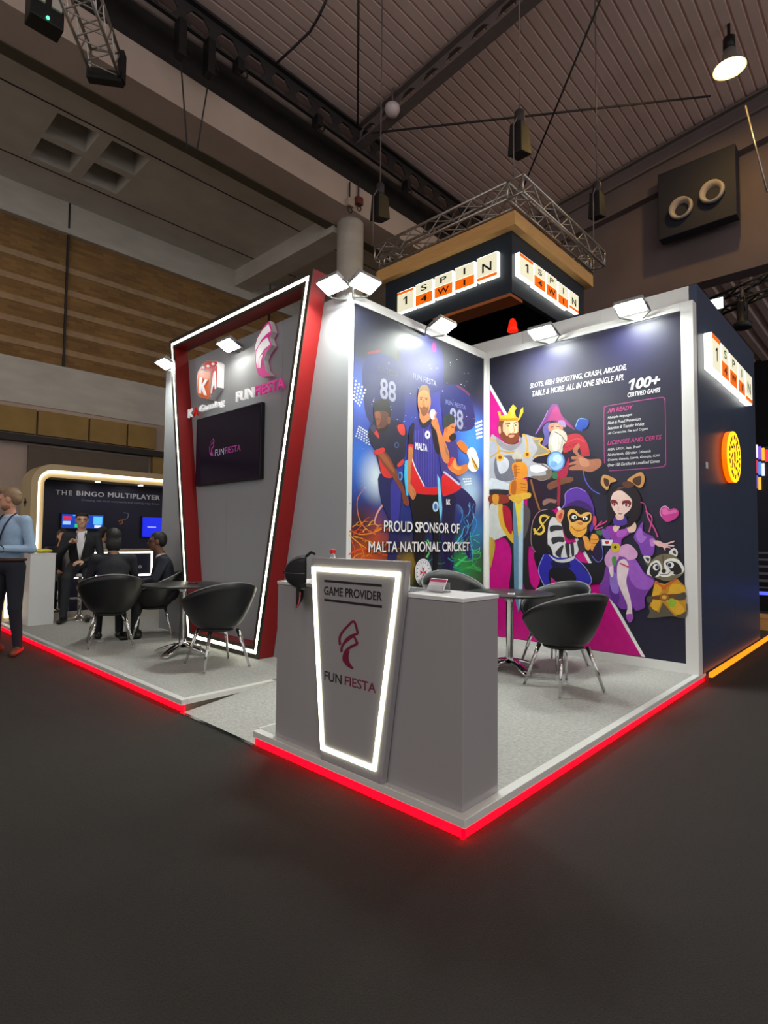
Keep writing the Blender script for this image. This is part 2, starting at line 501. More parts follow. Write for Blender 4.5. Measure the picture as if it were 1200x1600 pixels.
# lights clamped to the pipe, each a short black lamp
def pl_px(p, y): return Vector(bp(p, 1, y))
for i, (p, lab) in enumerate([((282, 62), 'slim black lamp hanging from the pipe at upper left'), ((327, 92), 'slim black lamp hanging from the pipe, second from left'),
                              ((373, 105), 'black ring bracket clamped to the pipe beside the slim lamps'), ((496, 191), 'black clamp lamp on the pipe left of the rafter joint'),
                              ((635, 292), 'black clamp lamp on the pipe behind the hanging truss')]):
    q = pl_px(p, 7.4); e = empty('stage_lamp', q, 0, lab, 'lamp')
    b = MB(); L = 0.62 if i < 2 else 0.2
    b.obox((0, 0, 0), (1, 0, 0), (0, 1, 0), (0, 0, 1), 0.07, 0.1, L / 2); b.obox((0.0, 0, L / 2), (1, 0, 0), (0, 1, 0), (0, 0, 1), 0.045, 0.06, 0.06)
    b.build('lamp_body', BLACK, e, bevel=0.01)
    b = MB(); b.tube([(0, .12, L / 2 + .02), (0, .15, zp - q.z)], 0.018, 6); b.build('clamp', BLACK, e)
    b = MB(); b.tube([(0.10 * math.cos(t) + .09, 0, 0.1 * math.sin(t) - L * .2) for t in [k * math.pi / 5 for k in range(11)]], 0.014, 5); b.build('yoke', BLACK, e)

# tie rods of the roof, just under the sheet
for a, b_ in (((560, 0), (559, 200)), ((580, 208), (1110, 150)), ((938, 0), (818, 292))):
    dr_ = {560: .6, 580: .66, 938: .74}[a[0]]
    c = MB(); c.tube([roof_px(a, dr_), roof_px(b_, dr_)], 0.022, 6)
    o = c.build('tie_rod', STEEL_D)
    tag(o, {560: 'thin dark tie rod running straight up from the rafter joint', 580: 'thin dark tie rod crossing the roof from the rafter joint to the right',
            938: 'thin dark tie rod slanting down behind the top of the hanging truss'}[a[0]], 'tie rod')

# concrete gable with a hanging lower edge, and the next bay behind it
XG = 13.3
CONC_G = mat('gable_concrete', (112, 99, 99), 0.92, var=0.3, scale=0.7, bump=0.25)
g = MB()
g.add([(XG, 8.4, 7.75), (XG, -18, 7.75), (XG, -18, zr(-18) + .1), (XG, 8.4, zr(8.4) + .1)], [(0, 1, 2, 3)], CONC_G)
g.add([(XG + .5, 8.4, 7.75), (XG + .5, -18, 7.75), (XG + .5, -18, zr(-18) + .1), (XG + .5, 8.4, zr(8.4) + .1)], [(0, 1, 2, 3)], CONC_G)
g.add([(XG, 8.4, 7.75), (XG, -18, 7.75), (XG + .5, -18, 7.75), (XG + .5, 8.4, 7.75)], [(0, 1, 2, 3)], CONC_G)
wall_right = struct('wall_right', g)
c = MB(); c.bar((XG - .12, 8.2, 10.2), (XG - .12, -14, 10.2 + KR * 22.2), 0.24, 1.0); c.build('gable_band', CONC_G, wall_right)
r2 = MB(); prof2 = []
y = 13
while y > -18:
    for dy, dz in ((0, 0.0), (0.25, 0.0), (0.3, 0.08), (0.5, 0.08)): prof2.append((y - dy, 9.9 + 0.02 * (13 - y) + dz))
    y -= 0.55
n = len(prof2)
r2.add([(x, yy, zz) for x in (XG + .5, 30) for (yy, zz) in prof2], [(i, i + 1, n + i + 1, n + i) for i in range(n - 1)], ROOF)
struct('roof_next_bay', r2)
c = MB(); c.box(30, 30.3, -18, YB + .4, 0, 12); struct('wall_far', c, mat('dark_far_wall', (40, 38, 40), 0.9, var=0.2))

# air-conditioning box with two jet nozzles on the gable
q = [bp(p, 0, XG - .35) for p in ((1042, 300), (1125, 252), (1142, 322), (1060, 364))]
yc_ = sum(a[1] for a in q) / 4; zc_ = sum(a[2] for a in q) / 4
e = empty('air_unit', (XG - 0.61, yc_, zc_ - .7), 0, 'dark air unit with two round jet nozzles high on the concrete gable', 'air vent')
b = MB(); b.box(0, 0.35, -0.85, 0.85, -0.15, 1.55); b.build('unit_box', mat('navy_air_box', (30, 32, 46), 0.7), e, bevel=0.02)
for p in ((1069, 333), (1117, 308)):
    s_ = bp(p, 0, XG - .4); b = MB()
    pr_ = [(0.30, 0), (0.34, -0.05), (0.31, -0.16), (0.20, -0.02), (0.14, 0.08)]
    vs = []; fs = []; N = 22
    for (rr, xx) in pr_:
        for j in range(N):
            t = 2 * math.pi * j / N; vs.append((xx, rr * math.cos(t) * .8, rr * math.sin(t) * .8))
    for i in range(len(pr_) - 1):
        for j in range(N): fs.append((i * N + j, i * N + (j + 1) % N, (i + 1) * N + (j + 1) % N, (i + 1) * N + j))
    b.add(vs, fs, mat('nozzle_grey', (160, 152, 150), 0.5), True)
    o = b.build('jet_nozzle', None, e); o.location = (0.0, s_[1] - yc_, s_[2] - zc_ + .7)

# high-bay lamps: one in view (lit, warm) and those above and behind the camera
def high_bay(loc, label, lit, group=None):
    e = empty('high_bay_lamp', loc, 0, label, 'lamp', group)
    b = MB(); b.lathe([(0.10, 0.42), (0.14, 0.22), (0.30, 0.02), (0.31, 0.0), (0.29, 0.01), (0.12, 0.2)], n=20); b.build('reflector', mat('lamp_aluminium', (170, 168, 160), 0.4, 0.6), e)
    b = MB(); b.lathe([(0.11, 0.4), (0.11, 0.65), (0.03, 0.68), (0.03, 1.2)], n=14); b.build('ballast', BLACK, e)
    b = MB(); b.ell((0, 0, 0.06), (0.15, 0.15, 0.13)); b.build('bulb', mat('warm_bulb', (255, 236, 190), 0.5, emit=(255, 206, 120), strength=260.0) if lit else mat('frosted_bulb', (230, 226, 210), 0.4), e)
    return e
L = roof_px((1140, 108), 0.95)
high_bay(L, 'lit high-bay lamp glowing warm yellow under the roof at upper right', True)
for (x, y), wh in zip(HALL_LAMPS, ('just left of', 'straight behind', 'to the right behind', 'far left of', 'far right behind')):
    high_bay((x, y, 10.3), 'high-bay hall lamp hanging above the aisle %s the viewpoint' % wh, False, 'high-bay lamps over the aisle')
# pole hanging below the lit lamp
a = bp((1165, 165), 0, 11.5); b_ = bp((1199, 300), 0, 11.5)
c = MB(); c.tube([a, b_], 0.018, 6); tag(c.build('steel_wire', ALU), 'bright steel wire hanging below the lit high-bay lamp', 'wire')
# small white dome by the rafter
q = roof_px((613, 172), 0.55); e = empty('smoke_detector', q, 0, 'small pale pink-lit dome fixed beside the roof rafter', 'detector')
b = MB(); b.lathe([(0.02, 0.1), (0.16, 0.08), (0.17, 0.0), (0.12, -0.1), (0.03, -0.14)], n=18); b.build('dome', mat('pale_plastic', (232, 214, 214), 0.4), e)
b = MB(); b.tube([(0, 0, 0.08), (0, 0, 0.5)], 0.02, 6); b.build('stem', STEEL_M, e)

# ---- box truss sections
def truss(p0, p1, w_, h_, m, up=(0, 0, 1), bays=None, rc=0.022, rd=0.010, skip=()):
    p0, p1 = Vector(p0), Vector(p1); d = p1 - p0; L = d.length; d.normalize(); u = Vector(up); rt = d.cross(u).normalized(); u = rt.cross(d)
    b = MB(); K = [(-1, -1), (1, -1), (1, 1), (-1, 1)]
    for (i, j) in K:
        o = rt * (i * w_ / 2) + u * (j * h_ / 2); b.tube([p0 + o, p1 + o], rc, 8, m)
    N = bays or max(2, int(L / 0.28))
    for k in range(4):
        i0, j0 = K[k]; i1, j1 = K[(k + 1) % 4]
        A = rt * (i0 * w_ / 2) + u * (j0 * h_ / 2); B = rt * (i1 * w_ / 2) + u * (j1 * h_ / 2)
        for q in range(N):
            s0 = p0 + d * (L * q / N); s1 = p0 + d * (L * (q + 1) / N)
            a_, b2 = (s0 + A, s1 + B) if q % 2 == 0 else (s0 + B, s1 + A)
            b.tube([a_, b2], rd, 5, m, caps=False)
        for s_ in (p0, p1): b.tube([s_ + A, s_ + B], rd * 1.4, 6, m)
    return b
# truss end hanging at upper left
e1 = bp((164, 98), 2, 7.6); e2 = bp((118, -25), 2, 7.6)
e = empty('hanging_truss', e1, 0, 'aluminium box truss end hanging at the upper left of the hall', 'truss')
local(e, truss(e1, e2, 0.36, 0.32, ALU, bays=6).build('truss_span'))
b = MB(); d_ = (Vector(e1) - Vector(e2)).normalized(); rt = d_.cross(Vector((0, 0, 1)))
b.obox(Vector(e1) + d_ * .04 - Vector((0, 0, .17)), d_, rt, (0, 0, 1), 0.06, 0.22, 0.07); b.obox(Vector(e1) + d_ * .04 + rt * .2, d_, rt, (0, 0, 1), 0.06, 0.04, 0.2)
local(e, b.build('end_clamp', BLACK))
# black projector at the very top left
q = bp((70, 22), 2, 8.3); e = empty('hall_projector', q, 0, 'black twin-lens box with a green light at the top left corner', 'projector')
b = MB(); b.box(-.2, .2, -.14, .14, -.2, .2); b.build('body', BLACK, e, bevel=0.015)
for dx in (-.1, .1):
    b = MB(); b.box(dx - .06, dx + .06, -.17, -.12, .02, .16); b.build('lens', mat('pale_lens', (205, 200, 190), 0.3), e)
b = MB(); b.ell((0.0, -.15, -.15), (.02, .02, .02)); b.build('indicator', mat('green_led', (60, 255, 120), emit=(60, 255, 120), strength=6), e)
b = MB(); b.tube([(0, 0, .2), (0, 0, 1.5)], .02, 6); b.build('stem', STEEL_D, e)
# pair of hanging chains with a small bracket at left, and two loose ropes
def rope(pts, r_, m, label, name='hanging_chain', cat='chain'):
    c = MB(); c.tube(pts, r_, 5); return tag(c.build(name, m), label, cat)
for (a, b_, lab) in (((281, 78), (293, 237), 'left one of two thin chains hanging below the concrete edge beam'), ((329, 108), (307, 238), 'right one of two thin chains hanging below the concrete edge beam')):
    rope([bp(a, 1, 7.5), bp(b_, 1, 7.5)], 0.014, STEEL_D, lab)
pp = [roof_px(p, 0.6) for p in ((510, 0), (497, 28), (484, 50), (455, 78), (432, 99))]
rope(pp, 0.025, STEEL_D, 'dark drooping cable under the roof left of the rafter', 'drooping_cable', 'cable')
# ceiling hook box on the beam near the column
for (p, lab, col) in (((546, 318), 'small pale hoist hook block on the beam above the round column', (190, 170, 150)), ((560, 315), 'small dark red hook block on the beam above the round column', (110, 50, 45))):
    q = bp(p, 1, 7.8); e = empty('hook_block', q, 0, lab, 'hoist')
    b = MB(); b.box(-.09, .09, -.08, .04, -.09, .09); b.build('block', mat('hoist_%d' % col[0], col, 0.6), e, bevel=.01)
    b = MB(); b.tube([(0, 0, .08), (0, 0, .5)], .02, 6); b.build('strap', STEEL_D, e)
    b = MB(); b.tube([(.07 * math.cos(t), -.02, -.16 + .07 * math.sin(t)) for t in [k * math.pi / 6 for k in range(13)]], .012, 5); b.build('hook', STEEL_D, e)

# black truss with a stage spot beyond the navy wall
a = bp((1112, 482), 0, 11.0); b_ = bp((1215, 447), 0, 11.0); b_[2] = a[2] + 0.25
e = empty('black_truss', a, 0, 'black box truss running beyond the navy wall at right', 'truss')
local(e, truss(a, b_, 0.3, 0.3, BLACK, rc=0.03, rd=0.018).build('truss_span'))
q = bp((1160, 490), 0, 10.9)
e = empty('stage_spot', q, 0.5, 'black stage spotlight hanging from the black truss', 'spotlight')
b = MB(); b.lathe([(0.09, 0.25), (0.10, 0.2), (0.10, -0.15), (0.16, -0.2), (0.16, -0.3), (0.1, -0.31)], n=16); b.build('spot_body', BLACK, e)
b = MB(); b.tube([(-.14, 0, 0), (-.14, 0, .3), (.14, 0, .3), (.14, 0, 0)], .014, 6); b.build('yoke', BLACK, e)
b = MB(); b.tube([(0, 0, .3), (0, 0, .55)], .03, 8); b.build('clamp', STEEL_M, e)
# lit corner panel
q = bp((1118, 476), 0, 10.8); e = empty('flood_panel', q, 0, 'small lit white panel on the end of the black truss', 'lamp')
b = MB(); b.box(-.02, .02, -.16, .16, -.13, .13); b.build('panel_case', BLACK, e)
b = MB(); b.box(-.03, -.021, -.14, .14, -.11, .11); b.build('panel_light', mat('panel_glow', (255, 255, 255), emit=(240, 246, 255), strength=5), e)
# ================================================================ THE STAND: raised floor
CARPET = mat('light_grey_stand_carpet', (172, 172, 168), 0.95, var=0.34, scale=45, bump=0.5, spec=0.15)
TRIM = mat('white_edge_trim', (214, 214, 210), 0.4, var=0.05)
RED_LED = mat('red_led_band', (255, 20, 20), 0.5, emit=(255, 0, 10), strength=9.0)
ORANGE_LED = mat('orange_led_band', (255, 150, 30), 0.5, emit=(255, 128, 10), strength=1.6)
PLINTH = mat('plinth_board', (120, 112, 100), 0.8, var=0.15)
YL, YR = 2.48, 1.569         # the ramp lies between these
XE = 3.80                    # end of the red edge on the right
YF = 8.3
XWALL = 3.589; YC = 2.22; XT = 1.363

def platform(name, label, x0, x1, y0, y1, left_edge, bottom_edge, top=P, end_edge=None):
    e = empty(name, (x0, y0, 0), 0, label, 'platform')
    def L(mb, nm, m, **k): return local(e, mb.build(nm, m, **k))
    b = MB(); b.box(x0 + .03, x1, y0 + (.03 if bottom_edge else .02 if end_edge else 0), y1, 0.0, top - 0.004); L(b, 'base', PLINTH)
    b = MB(); b.box(x0 + .05, x1, y0 + (.05 if bottom_edge or end_edge else 0), y1, top - 0.004, top); L(b, 'carpet', CARPET)
    if left_edge:
        b = MB(); b.box(x0, x0 + .05, y0, y1, top - .037, top + .002); L(b, 'edge_trim', TRIM, bevel=.003)
        b = MB(); b.box(x0 + .018, x0 + .0295, y0 + (.018 if bottom_edge else 0), y1, 0.004, top - .038); L(b, 'red_light_band', RED_LED)
    if bottom_edge:
        b = MB(); b.box(x0 + .05, x1, y0, y0 + .05, top - .037, top + .002); L(b, 'edge_trim', TRIM, bevel=.003)
        b = MB(); b.box(x0 + .018, x1, y0 + .018, y0 + .0295, 0.004, top - .038); L(b, 'red_light_band', RED_LED)
    if end_edge:
        b = MB(); b.box(x0 + .05, x1 if x1 - x0 < .9 else x0 + .82, y0, y0 + .05, top - .037, top + .002); L(b, 'edge_trim', TRIM, bevel=.003)
    return e
platform('stand_platform', 'front raised floor of light grey carpet with glowing red edge under the counter', 0, XE, 0, YR, True, True)
b = MB()
platform('stand_platform', 'left raised floor of grey carpet with red edge under the seated men', 0, XT + 2.2, YL, YF, True, False, end_edge=True)
# middle strip behind the ramp (flat), and the ramp itself
e = empty('stand_platform', (0.82, YR, 0), 0, 'flat grey carpet strip between the counter floor and the lit frame', 'platform')
b = MB(); b.box(0.82, XE, YR, YL, 0, P - .004); local(e, b.build('base', PLINTH))
b = MB(); b.box(0.82, XE, YR, YL, P - .004, P); local(e, b.build('carpet', CARPET))
e = empty('access_ramp', (0, YR, 0), 0, 'carpeted access ramp sloping up to the stand beside the counter', 'ramp')
b = MB(); b.prism([(0.015, YR, 0.0), (0.82, YR, 0.0), (0.82, YR, P), (0.015, YR, 0.004)], (0, YL - YR, 0), CARPET); local(e, b.build('ramp_carpet'))
b = MB(); b.box(-0.005, 0.02, YR, YL, 0.0, 0.006); local(e, b.build('edge_strip', CHROME))
b = MB(); b.box(0.051, .82, YR + .001, YR + .02, P - .03, P + .002); local(e, b.build('side_trim', TRIM))
# ================================================================ THE STAND: walls
WALLP = mat('grey_white_wall_panel', (160, 163, 167), 0.5, var=0.03, scale=1.5, spec=0.35)
WALLW = mat('white_wall_frame', (226, 226, 224), 0.38, var=0.03, scale=2)
NAVYW = mat('deep_navy_panel', (46, 60, 86), 0.38, var=0.06, scale=1.0)
ZF = 3.49                    # top of the stand walls

# tower behind the lit frame
e = empty('partition_wall', (XT, YC, P), 0, 'grey panelled wall behind the red lit frame', 'wall')
cuts = [YC, 3.2, 4.2, 5.2, 5.74]
for a, b_ in zip(cuts[:-1], cuts[1:]):
    c = MB(); c.box(XT, XT + .06, a + .0012, b_ - .0012, P, ZF); local(e, c.build('wall_panel', WALLP))
c = MB(); c.box(XT + .06, XT + .10, YC + .1, 5.72, P, ZF - .02); local(e, c.build('core', WALLW))
c = MB(); c.box(XT, XT + 1.0, 5.74, 5.78, P, ZF); local(e, c.build('end_panel', WALLP))

# cricket poster wall
e = empty('partition_wall', (XT, YC, P), 0, 'white-framed wall carrying the cricket poster', 'wall')
X0, X1 = XT + .062, XWALL - .002
for a, b_ in ((X0, 2.15), (2.15, 2.9), (2.9, X1)):
    c = MB(); c.box(a + .0012, b_ - .0012, YC + .004, YC + .1, P, ZF - .03); local(e, c.build('wall_panel', WALLW))
for (a, b_, z0, z1) in ((XT + .001, X0 - .001, P, ZF), (X1 - .055, X1, P, ZF), (X0, X1 - .056, ZF - .085, ZF), (X0, X1 - .056, P, P + .085)):
    c = MB(); c.box(a, b_, YC - .012 if a > XT + .01 else YC - .0015, YC + .0035, z0, z1); local(e, c.build('frame_bar', WALLW, bevel=.002))

# artwork wall
e = empty('partition_wall', (XWALL, 0, P), 0, 'white-framed wall carrying the game artwork poster', 'wall')
for a, b_ in ((0.02, .75), (.75, 1.48), (1.48, YC)):
    c = MB(); c.box(XWALL + .004, XWALL + .1, a + .0012, b_ - .0012, P, ZF - .005); local(e, c.build('wall_panel', WALLW))
for (a, b_, z0, z1) in ((0.0, .105, P, ZF), (YC - .05, YC - .001, P, ZF), (.106, YC - .051, ZF - .075, ZF), (.106, YC - .051, P, P + .085)):
    c = MB(); c.box(XWALL - .012, XWALL + (.104 if a == 0 else .0035), a, b_, z0, z1); local(e, c.build('frame_bar', WALLW, bevel=.002))

# taller neighbour wall behind (white towards this stand, navy towards the aisle)
e = empty('partition_wall', (XWALL + .107, 0, 0), 0, 'tall navy side wall of the neighbouring stand', 'wall')
XN0, XN1, ZN = XWALL + .107, 6.3, 3.68
for i in range(3):
    a, b_ = 0.0 + i * .9, .9 + i * .9
    c = MB(); c.box(XN0, XN0 + .06, a + .0012 + (.062 if i == 0 else 0), b_ - .0012, 0.088, ZN - .002); local(e, c.build('white_panel', WALLW))
for a, b_ in ((XN0, 5.0), (5.0, XN1)):
    c = MB(); c.box(a + .001, b_ - .001, -.005, .055, 0.088, ZN); local(e, c.build('navy_panel', NAVYW))
c = MB(); c.box(XN1 - .06, XN1, .058, 1.2, 0.088, ZN); local(e, c.build('return_panel', NAVYW))
c = MB(); c.box(XN0 + .2, XN0 + .26, -.012, -.006, 1.97, 2.03); local(e, c.build('socket_cover', WHITE))
e = empty('neighbour_platform', (XE, 0, 0), 0, 'neighbouring dark platform with a thin orange lit edge', 'platform')
c = MB(); c.box(XE + .005, 9.5, -.02, 4, 0, .085); local(e, c.build('base', STEEL_D))
c = MB(); c.box(XE + .005, 9.5, -.05, -.021, .045, .085); local(e, c.build('orange_light_band', ORANGE_LED))

# ================================================================ red trapezoid frame with light line
RED = mat('red_lacquer', (142, 18, 18), 0.42, var=0.06, scale=2)
OLIVE = mat('dark_channel', (58, 52, 44), 0.5)
LED = mat('white_led_line', (255, 255, 240), 0.5, emit=(255, 255, 226), strength=7.0)
e = empty('light_frame', (1.18, 3.92, P), 0, 'tall red trapezoid frame with a white light line around the screen wall', 'frame')
XF0, XF1 = 1.185, XT - .002
# outer corners (Y, Z): top-left, top-right, bottom-right, bottom-left as seen
OUT = [(5.335, 3.735), (2.515, 3.735), (3.26, P + .001), (4.70, P + .001)]
def inset(q, d):
    n = len(q); out = []
    for i in range(n):
        p0, p1, p2 = (np.array(q[(i + k) % n]) for k in (-1, 0, 1))
        def nrm(a, b): v = b - a; v = v / np.linalg.norm(v); return np.array([v[1], -v[0]])
        n1, n2 = nrm(p0, p1), nrm(p1, p2)
        s = np.mean(np.array(q), axis=0)
        if (s - p1) @ n1 < 0: n1 = -n1
        if (s - p1) @ n2 < 0: n2 = -n2
        A = np.array([n1, n2]); out.append(tuple(np.linalg.solve(A, [n1 @ p1 + d, n2 @ p1 + d])))
    return out
IN = inset(OUT, .115); LA = inset(OUT, .044); LB = inset(OUT, .080)
names_ = ['top_bar', 'right_bar', 'bottom_bar', 'left_bar']
for i in range(4):
    j = (i + 1) % 4
    q = [OUT[i], OUT[j], IN[j], IN[i]]
    b = MB(); b.prism([(XF0 + .004, y, z) for y, z in q], (XF1 - XF0 - .004, 0, 0), RED); o = local(e, b.build('frame_bar'))
    for (U, V_, nm, m, xa, xb) in ((OUT, LA, 'channel_edge', OLIVE, XF0 - .004, XF0 + .0035), (LA, LB, 'light_line', LED, XF0 - .001, XF0 + .0035), (LB, IN, 'channel_edge', OLIVE, XF0 - .004, XF0 + .0035)):
        b = MB(); b.prism([(xa, y, z) for y, z in (U[i], U[j], V_[j], V_[i])], (xb - xa, 0, 0), m); local(e, b.build(nm))

# ================================================================ floodlights on the walls
GLOW = mat('flood_glass', (255, 255, 255), 0.4, emit=(248, 255, 246), strength=FLOOD_L)
GLOW2 = mat('soft_flood_glass', (255, 255, 255), 0.4, emit=(255, 252, 240), strength=55.0)
def flood(loc, nrm, up, label, arm, glow=None):
    """LED floodlight: nrm = beam direction, arm = vector back to the wall fixing"""
    e = empty('floodlight', loc, 0, label, 'floodlight', 'floodlights along the stand walls')
    n_ = Vector(nrm).normalized(); u = Vector(up); s_ = n_.cross(u).normalized(); u = s_.cross(n_)
    b = MB(); b.obox(-n_ * .022, s_, u, n_, .135, .085, .02); b.build('housing', mat('flood_housing', (150, 150, 150), 0.4, 0.3), e, bevel=.006)
    b = MB(); b.obox(n_ * .003, s_, u, n_, .124, .074, .0015); b.build('glass', glow or GLOW, e)
    for k in (-1, 1):
        b = MB(); b.tube([s_ * (.142 * k) - n_ * .02, s_ * (.142 * k) + Vector(arm) * .55, s_ * (.04 * k) + Vector(arm)], .008, 6); b.build('bracket', mat('bracket_steel', (120, 120, 120), 0.4, 0.6), e)
    return e
FP = []
def fl_x(p, x, label):
    q = Vector(bp(p, 0, x)); flood(q, (-0.42, 0, -1), (1, 0, 0), label, Vector((XWALL - .002 - x if x > 2 else XT - x - .002, 0, -.05)))
def fl_y(p, y, label):
    q = Vector(bp(p, 1, y)); flood(q, (0, -0.42, -1), (0, 1, 0), label, Vector((0, YC - .014 - y, -.05)))
fl_x((985, 481), 3.37, 'lit floodlight at the right above the game artwork poster')
fl_x((847, 520), 3.37, 'lit floodlight at the left above the game artwork poster')
fl_y((693, 510), 2.0, 'lit floodlight above the middle of the cricket poster')
fl_y((571, 444), 2.0, 'lit floodlight at the left end above the cricket poster')
fl_x((519, 446), 1.15, 'lit floodlight on the grey wall right of the red frame')
fl_x((258, 569), 1.15, 'lit floodlight on the grey wall left of the red frame')
q = Vector(bp((357, 540), 0, 1.2)); flood(q, (-0.45, 0, -1), (1, 0, 0), 'lit floodlight inside the red frame between the two logos', Vector((XT - 1.2 - .002, 0, -.02)), GLOW2)

# ================================================================ logos and screen on the grey wall
PINK = mat('pink_logo_face', (226, 70, 160), 0.45, emit=(226, 60, 150), strength=0.25)
WFACE = mat('white_logo_face', (246, 246, 248), 0.45, emit=(255, 255, 255), strength=0.35)
LRED = mat('red_logo_face', (214, 32, 26), 0.4, emit=(214, 30, 20), strength=0.2)
LORA = mat('orange_logo_face', (240, 110, 40), 0.4, emit=(240, 100, 30), strength=0.2)
LSIDE = mat('logo_side', (226, 226, 228), 0.4)
PW = Plane(0, XT)
D1 = 0.085
def solid(root, name, pts, m, lay, thick, sm=True, frame=(0, 0, 1)):
    """a cut-out plate of real thickness standing off the wall plane PW; pts in photo pixels"""
    pts = P2(pts) if isinstance(pts, str) else pts
    pts = [(frame[0] + a / frame[2], frame[1] + b / frame[2]) for a, b in pts]
    if sm: pts = smooth_closed(pts, 3)
    pl = Plane(0, XT - lay - thick)
    b = MB(); b.prism([pl.px(p) for p in pts], (thick, 0, 0), m, LSIDE); return local(root, b.build(name))
FA = (280, 490, 5.928)
e = empty('dice_logo_sign', bp((320, 645), 0, XT), 0, 'red and white dice logo sign reading KA Gaming above the screen', 'sign')
solid(e, 'dice_back', '168,545 215,470 260,435 345,440 358,455 352,680 270,795 180,770 160,700', LSIDE, .002, D1, False, FA)
solid(e, 'dice_front_face', '172,548 208,520 292,548 288,776 262,792 178,766 166,700', LORA, D1 + .003, .012, False, FA)
solid(e, 'dice_top_face', '176,540 224,466 262,438 340,444 352,458 330,500 292,542 210,514', LRED, D1 + .003, .012, False, FA)
solid(e, 'dice_side_face', '298,544 336,500 354,470 348,670 294,760', LRED, D1 + .003, .012, False, FA)
for (x, y) in ((222, 500), (266, 486), (312, 466)):
    solid(e, 'pip', [(x + 14 * math.cos(t), y + 11 * math.sin(t)) for t in [k * math.pi / 8 for k in range(16)]], WFACE, D1 + .0155, .006, False, FA)
solid(e, 'letter_k', '188,585 212,590 208,660 240,610 264,612 226,672 252,758 228,752 206,692 200,740 178,734', WFACE, D1 + .0155, .006, False, FA)
solid(e, 'letter_a', '318,548 332,530 340,690 328,706 326,660 310,680 300,736 288,744', WFACE, D1 + .0155, .006, False, FA)
PK = Plane(0, XT - .045)
text_px(PK, 'K', (296, 654), (303, 651), 13, WFACE, parent=e, name='letter', extrude=.02, bold=.02)
text_px(PK, 'A', (304, 651.5), (311, 649), 13, LRED, parent=e, name='letter', extrude=.02, bold=.02)
text_px(PK, 'Gaming', (313, 648), (352, 636), 13, WFACE, parent=e, name='lettering', extrude=.02, bold=.02)

def flame_logo(root, pl, fr, m_edge, m_fill, lay, th=None):
    """the curled F-shaped flame: outer edge and three inner fields; coordinates in frame fr"""
    outer = '835,66 850,110 865,165 836,222 858,292 800,372 782,430 800,520 846,572 770,588 736,574 716,520 702,430 700,330 712,258 740,190 790,110'
    f1 = '824,96 846,160 800,194 760,238 722,312 707,335 707,290 724,232 768,156'
    f2 = '814,222 840,285 786,328 748,388 730,452 722,505 712,440 716,352 742,292 780,246'
    f3 = '772,376 756,430 752,490 744,505 732,500 734,455 750,400'
    for nm, pts, m, l in (('flame_edge', outer, m_edge, 0), ('flame_field', f1, m_fill, 1), ('flame_field', f2, m_fill, 1), ('flame_field', f3, m_fill, 1)):
        q = P2(pts)
        q = [(fr[0] + (a - 690) * fr[2], fr[1] + (b - 66) * fr[3]) for a, b in q]
        t_ = (th or .001); d = lay + (t_ + .0008) * l if th is None else lay + l * th
        tt = t_ if th is None else (th if l == 0 else .004)
        p2 = Plane(pl.ax, pl.val - d - tt)
        off = (tt, 0, 0) if pl.ax == 0 else (0, tt, 0)
        b = MB(); b.prism([p2.px(a) for a in q], off, m, LSIDE if (th and l == 0) else m); local(root, b.build(nm))
e = empty('flame_logo_sign', bp((410, 600), 0, XT), 0, 'pink and white curled flame logo sign reading FUN FIESTA', 'sign')
flame_logo(e, PW, (280 + 690 / 5.928, 490 + 66 / 5.928, 1 / 5.928, 1 / 5.928), PINK, WFACE, .02, .06)
text_px(PK, 'FUN', (371, 630), (398, 620), 15.5, WFACE, parent=e, name='lettering', extrude=.02, bold=.02)
text_px(PK, 'FIESTA', (401, 620), (447, 606), 15.5, PINK, parent=e, name='lettering', extrude=.02, bold=.02)

# screen
e = empty('wall_screen', (1.30, 4.15, 1.88), 0, 'large black screen showing a faint FUN FIESTA logo on the grey wall', 'screen')
TVF = mat('screen_glass', (4, 4, 6), 0.14, var=0.3, spec=0.3, emit=(16, 6, 30), strength=0.5)
b = MB(); b.box(1.31, XT - .002, 3.485, 4.83, 1.885, 2.69); local(e, b.build('casing', BLACK, bevel=.006))
b = MB(); b.box(1.3065, 1.3095, 3.497, 4.818, 1.905, 2.678); local(e, b.build('display', TVF))
PT = Plane(0, 1.306)
SPINK = mat('screen_pink', (150, 60, 130), emit=(170, 50, 140), strength=0.35); SWHT = mat('screen_white', (170, 160, 180), emit=(150, 140, 170), strength=0.4)
text_px(PT, 'FUN', (336, 713), (350, 710), 10, SWHT, parent=e, lay=.001); text_px(PT, 'FIESTA', (352, 709.5), (376, 704), 10, SPINK, parent=e, lay=.001)
flame_logo(e, PT, (326.5, 685, .048, .052), SPINK, TVF, .0005)
# ================================================================ COUNTER
GREYW = mat('counter_gloss_white', (160, 157, 159), 0.16, var=0.02, scale=2, coat=0.4)
ox, ok, hc = .043, 1.40, 1.015
e = empty('reception_counter', (ox, ok / 2, P), 0, 'glossy white reception counter with a lit trapezoid panel reading GAME PROVIDER', 'counter')
b = MB(); b.box(ox, .329, ox, ok, P + .002, hc - .022); local(e, b.build('body', GREYW, bevel=.003))
b = MB(); b.box(ox - .004, .333, ox - .004, ok + .004, hc - .02, hc); local(e, b.build('top_board', WHITE, bevel=.003))
PT4 = [(1.036, 1.166), (.335, 1.166), (.485, P + .003), (.932, P + .003)]
b = MB(); b.prism([(-.0, y, z) for y, z in PT4], (ox - .006, 0, 0), GREYW); local(e, b.build('front_panel', None, bevel=.002))
b = MB(); b.box(ox - .004, ox + .06, .40, 0.97, hc + .001, 1.164); local(e, b.build('panel_back', WHITE))
A4 = [(1.026, 1.115), (.372, 1.115), (.522, .148), (.926, .148)]; B4 = inset(A4, .021)
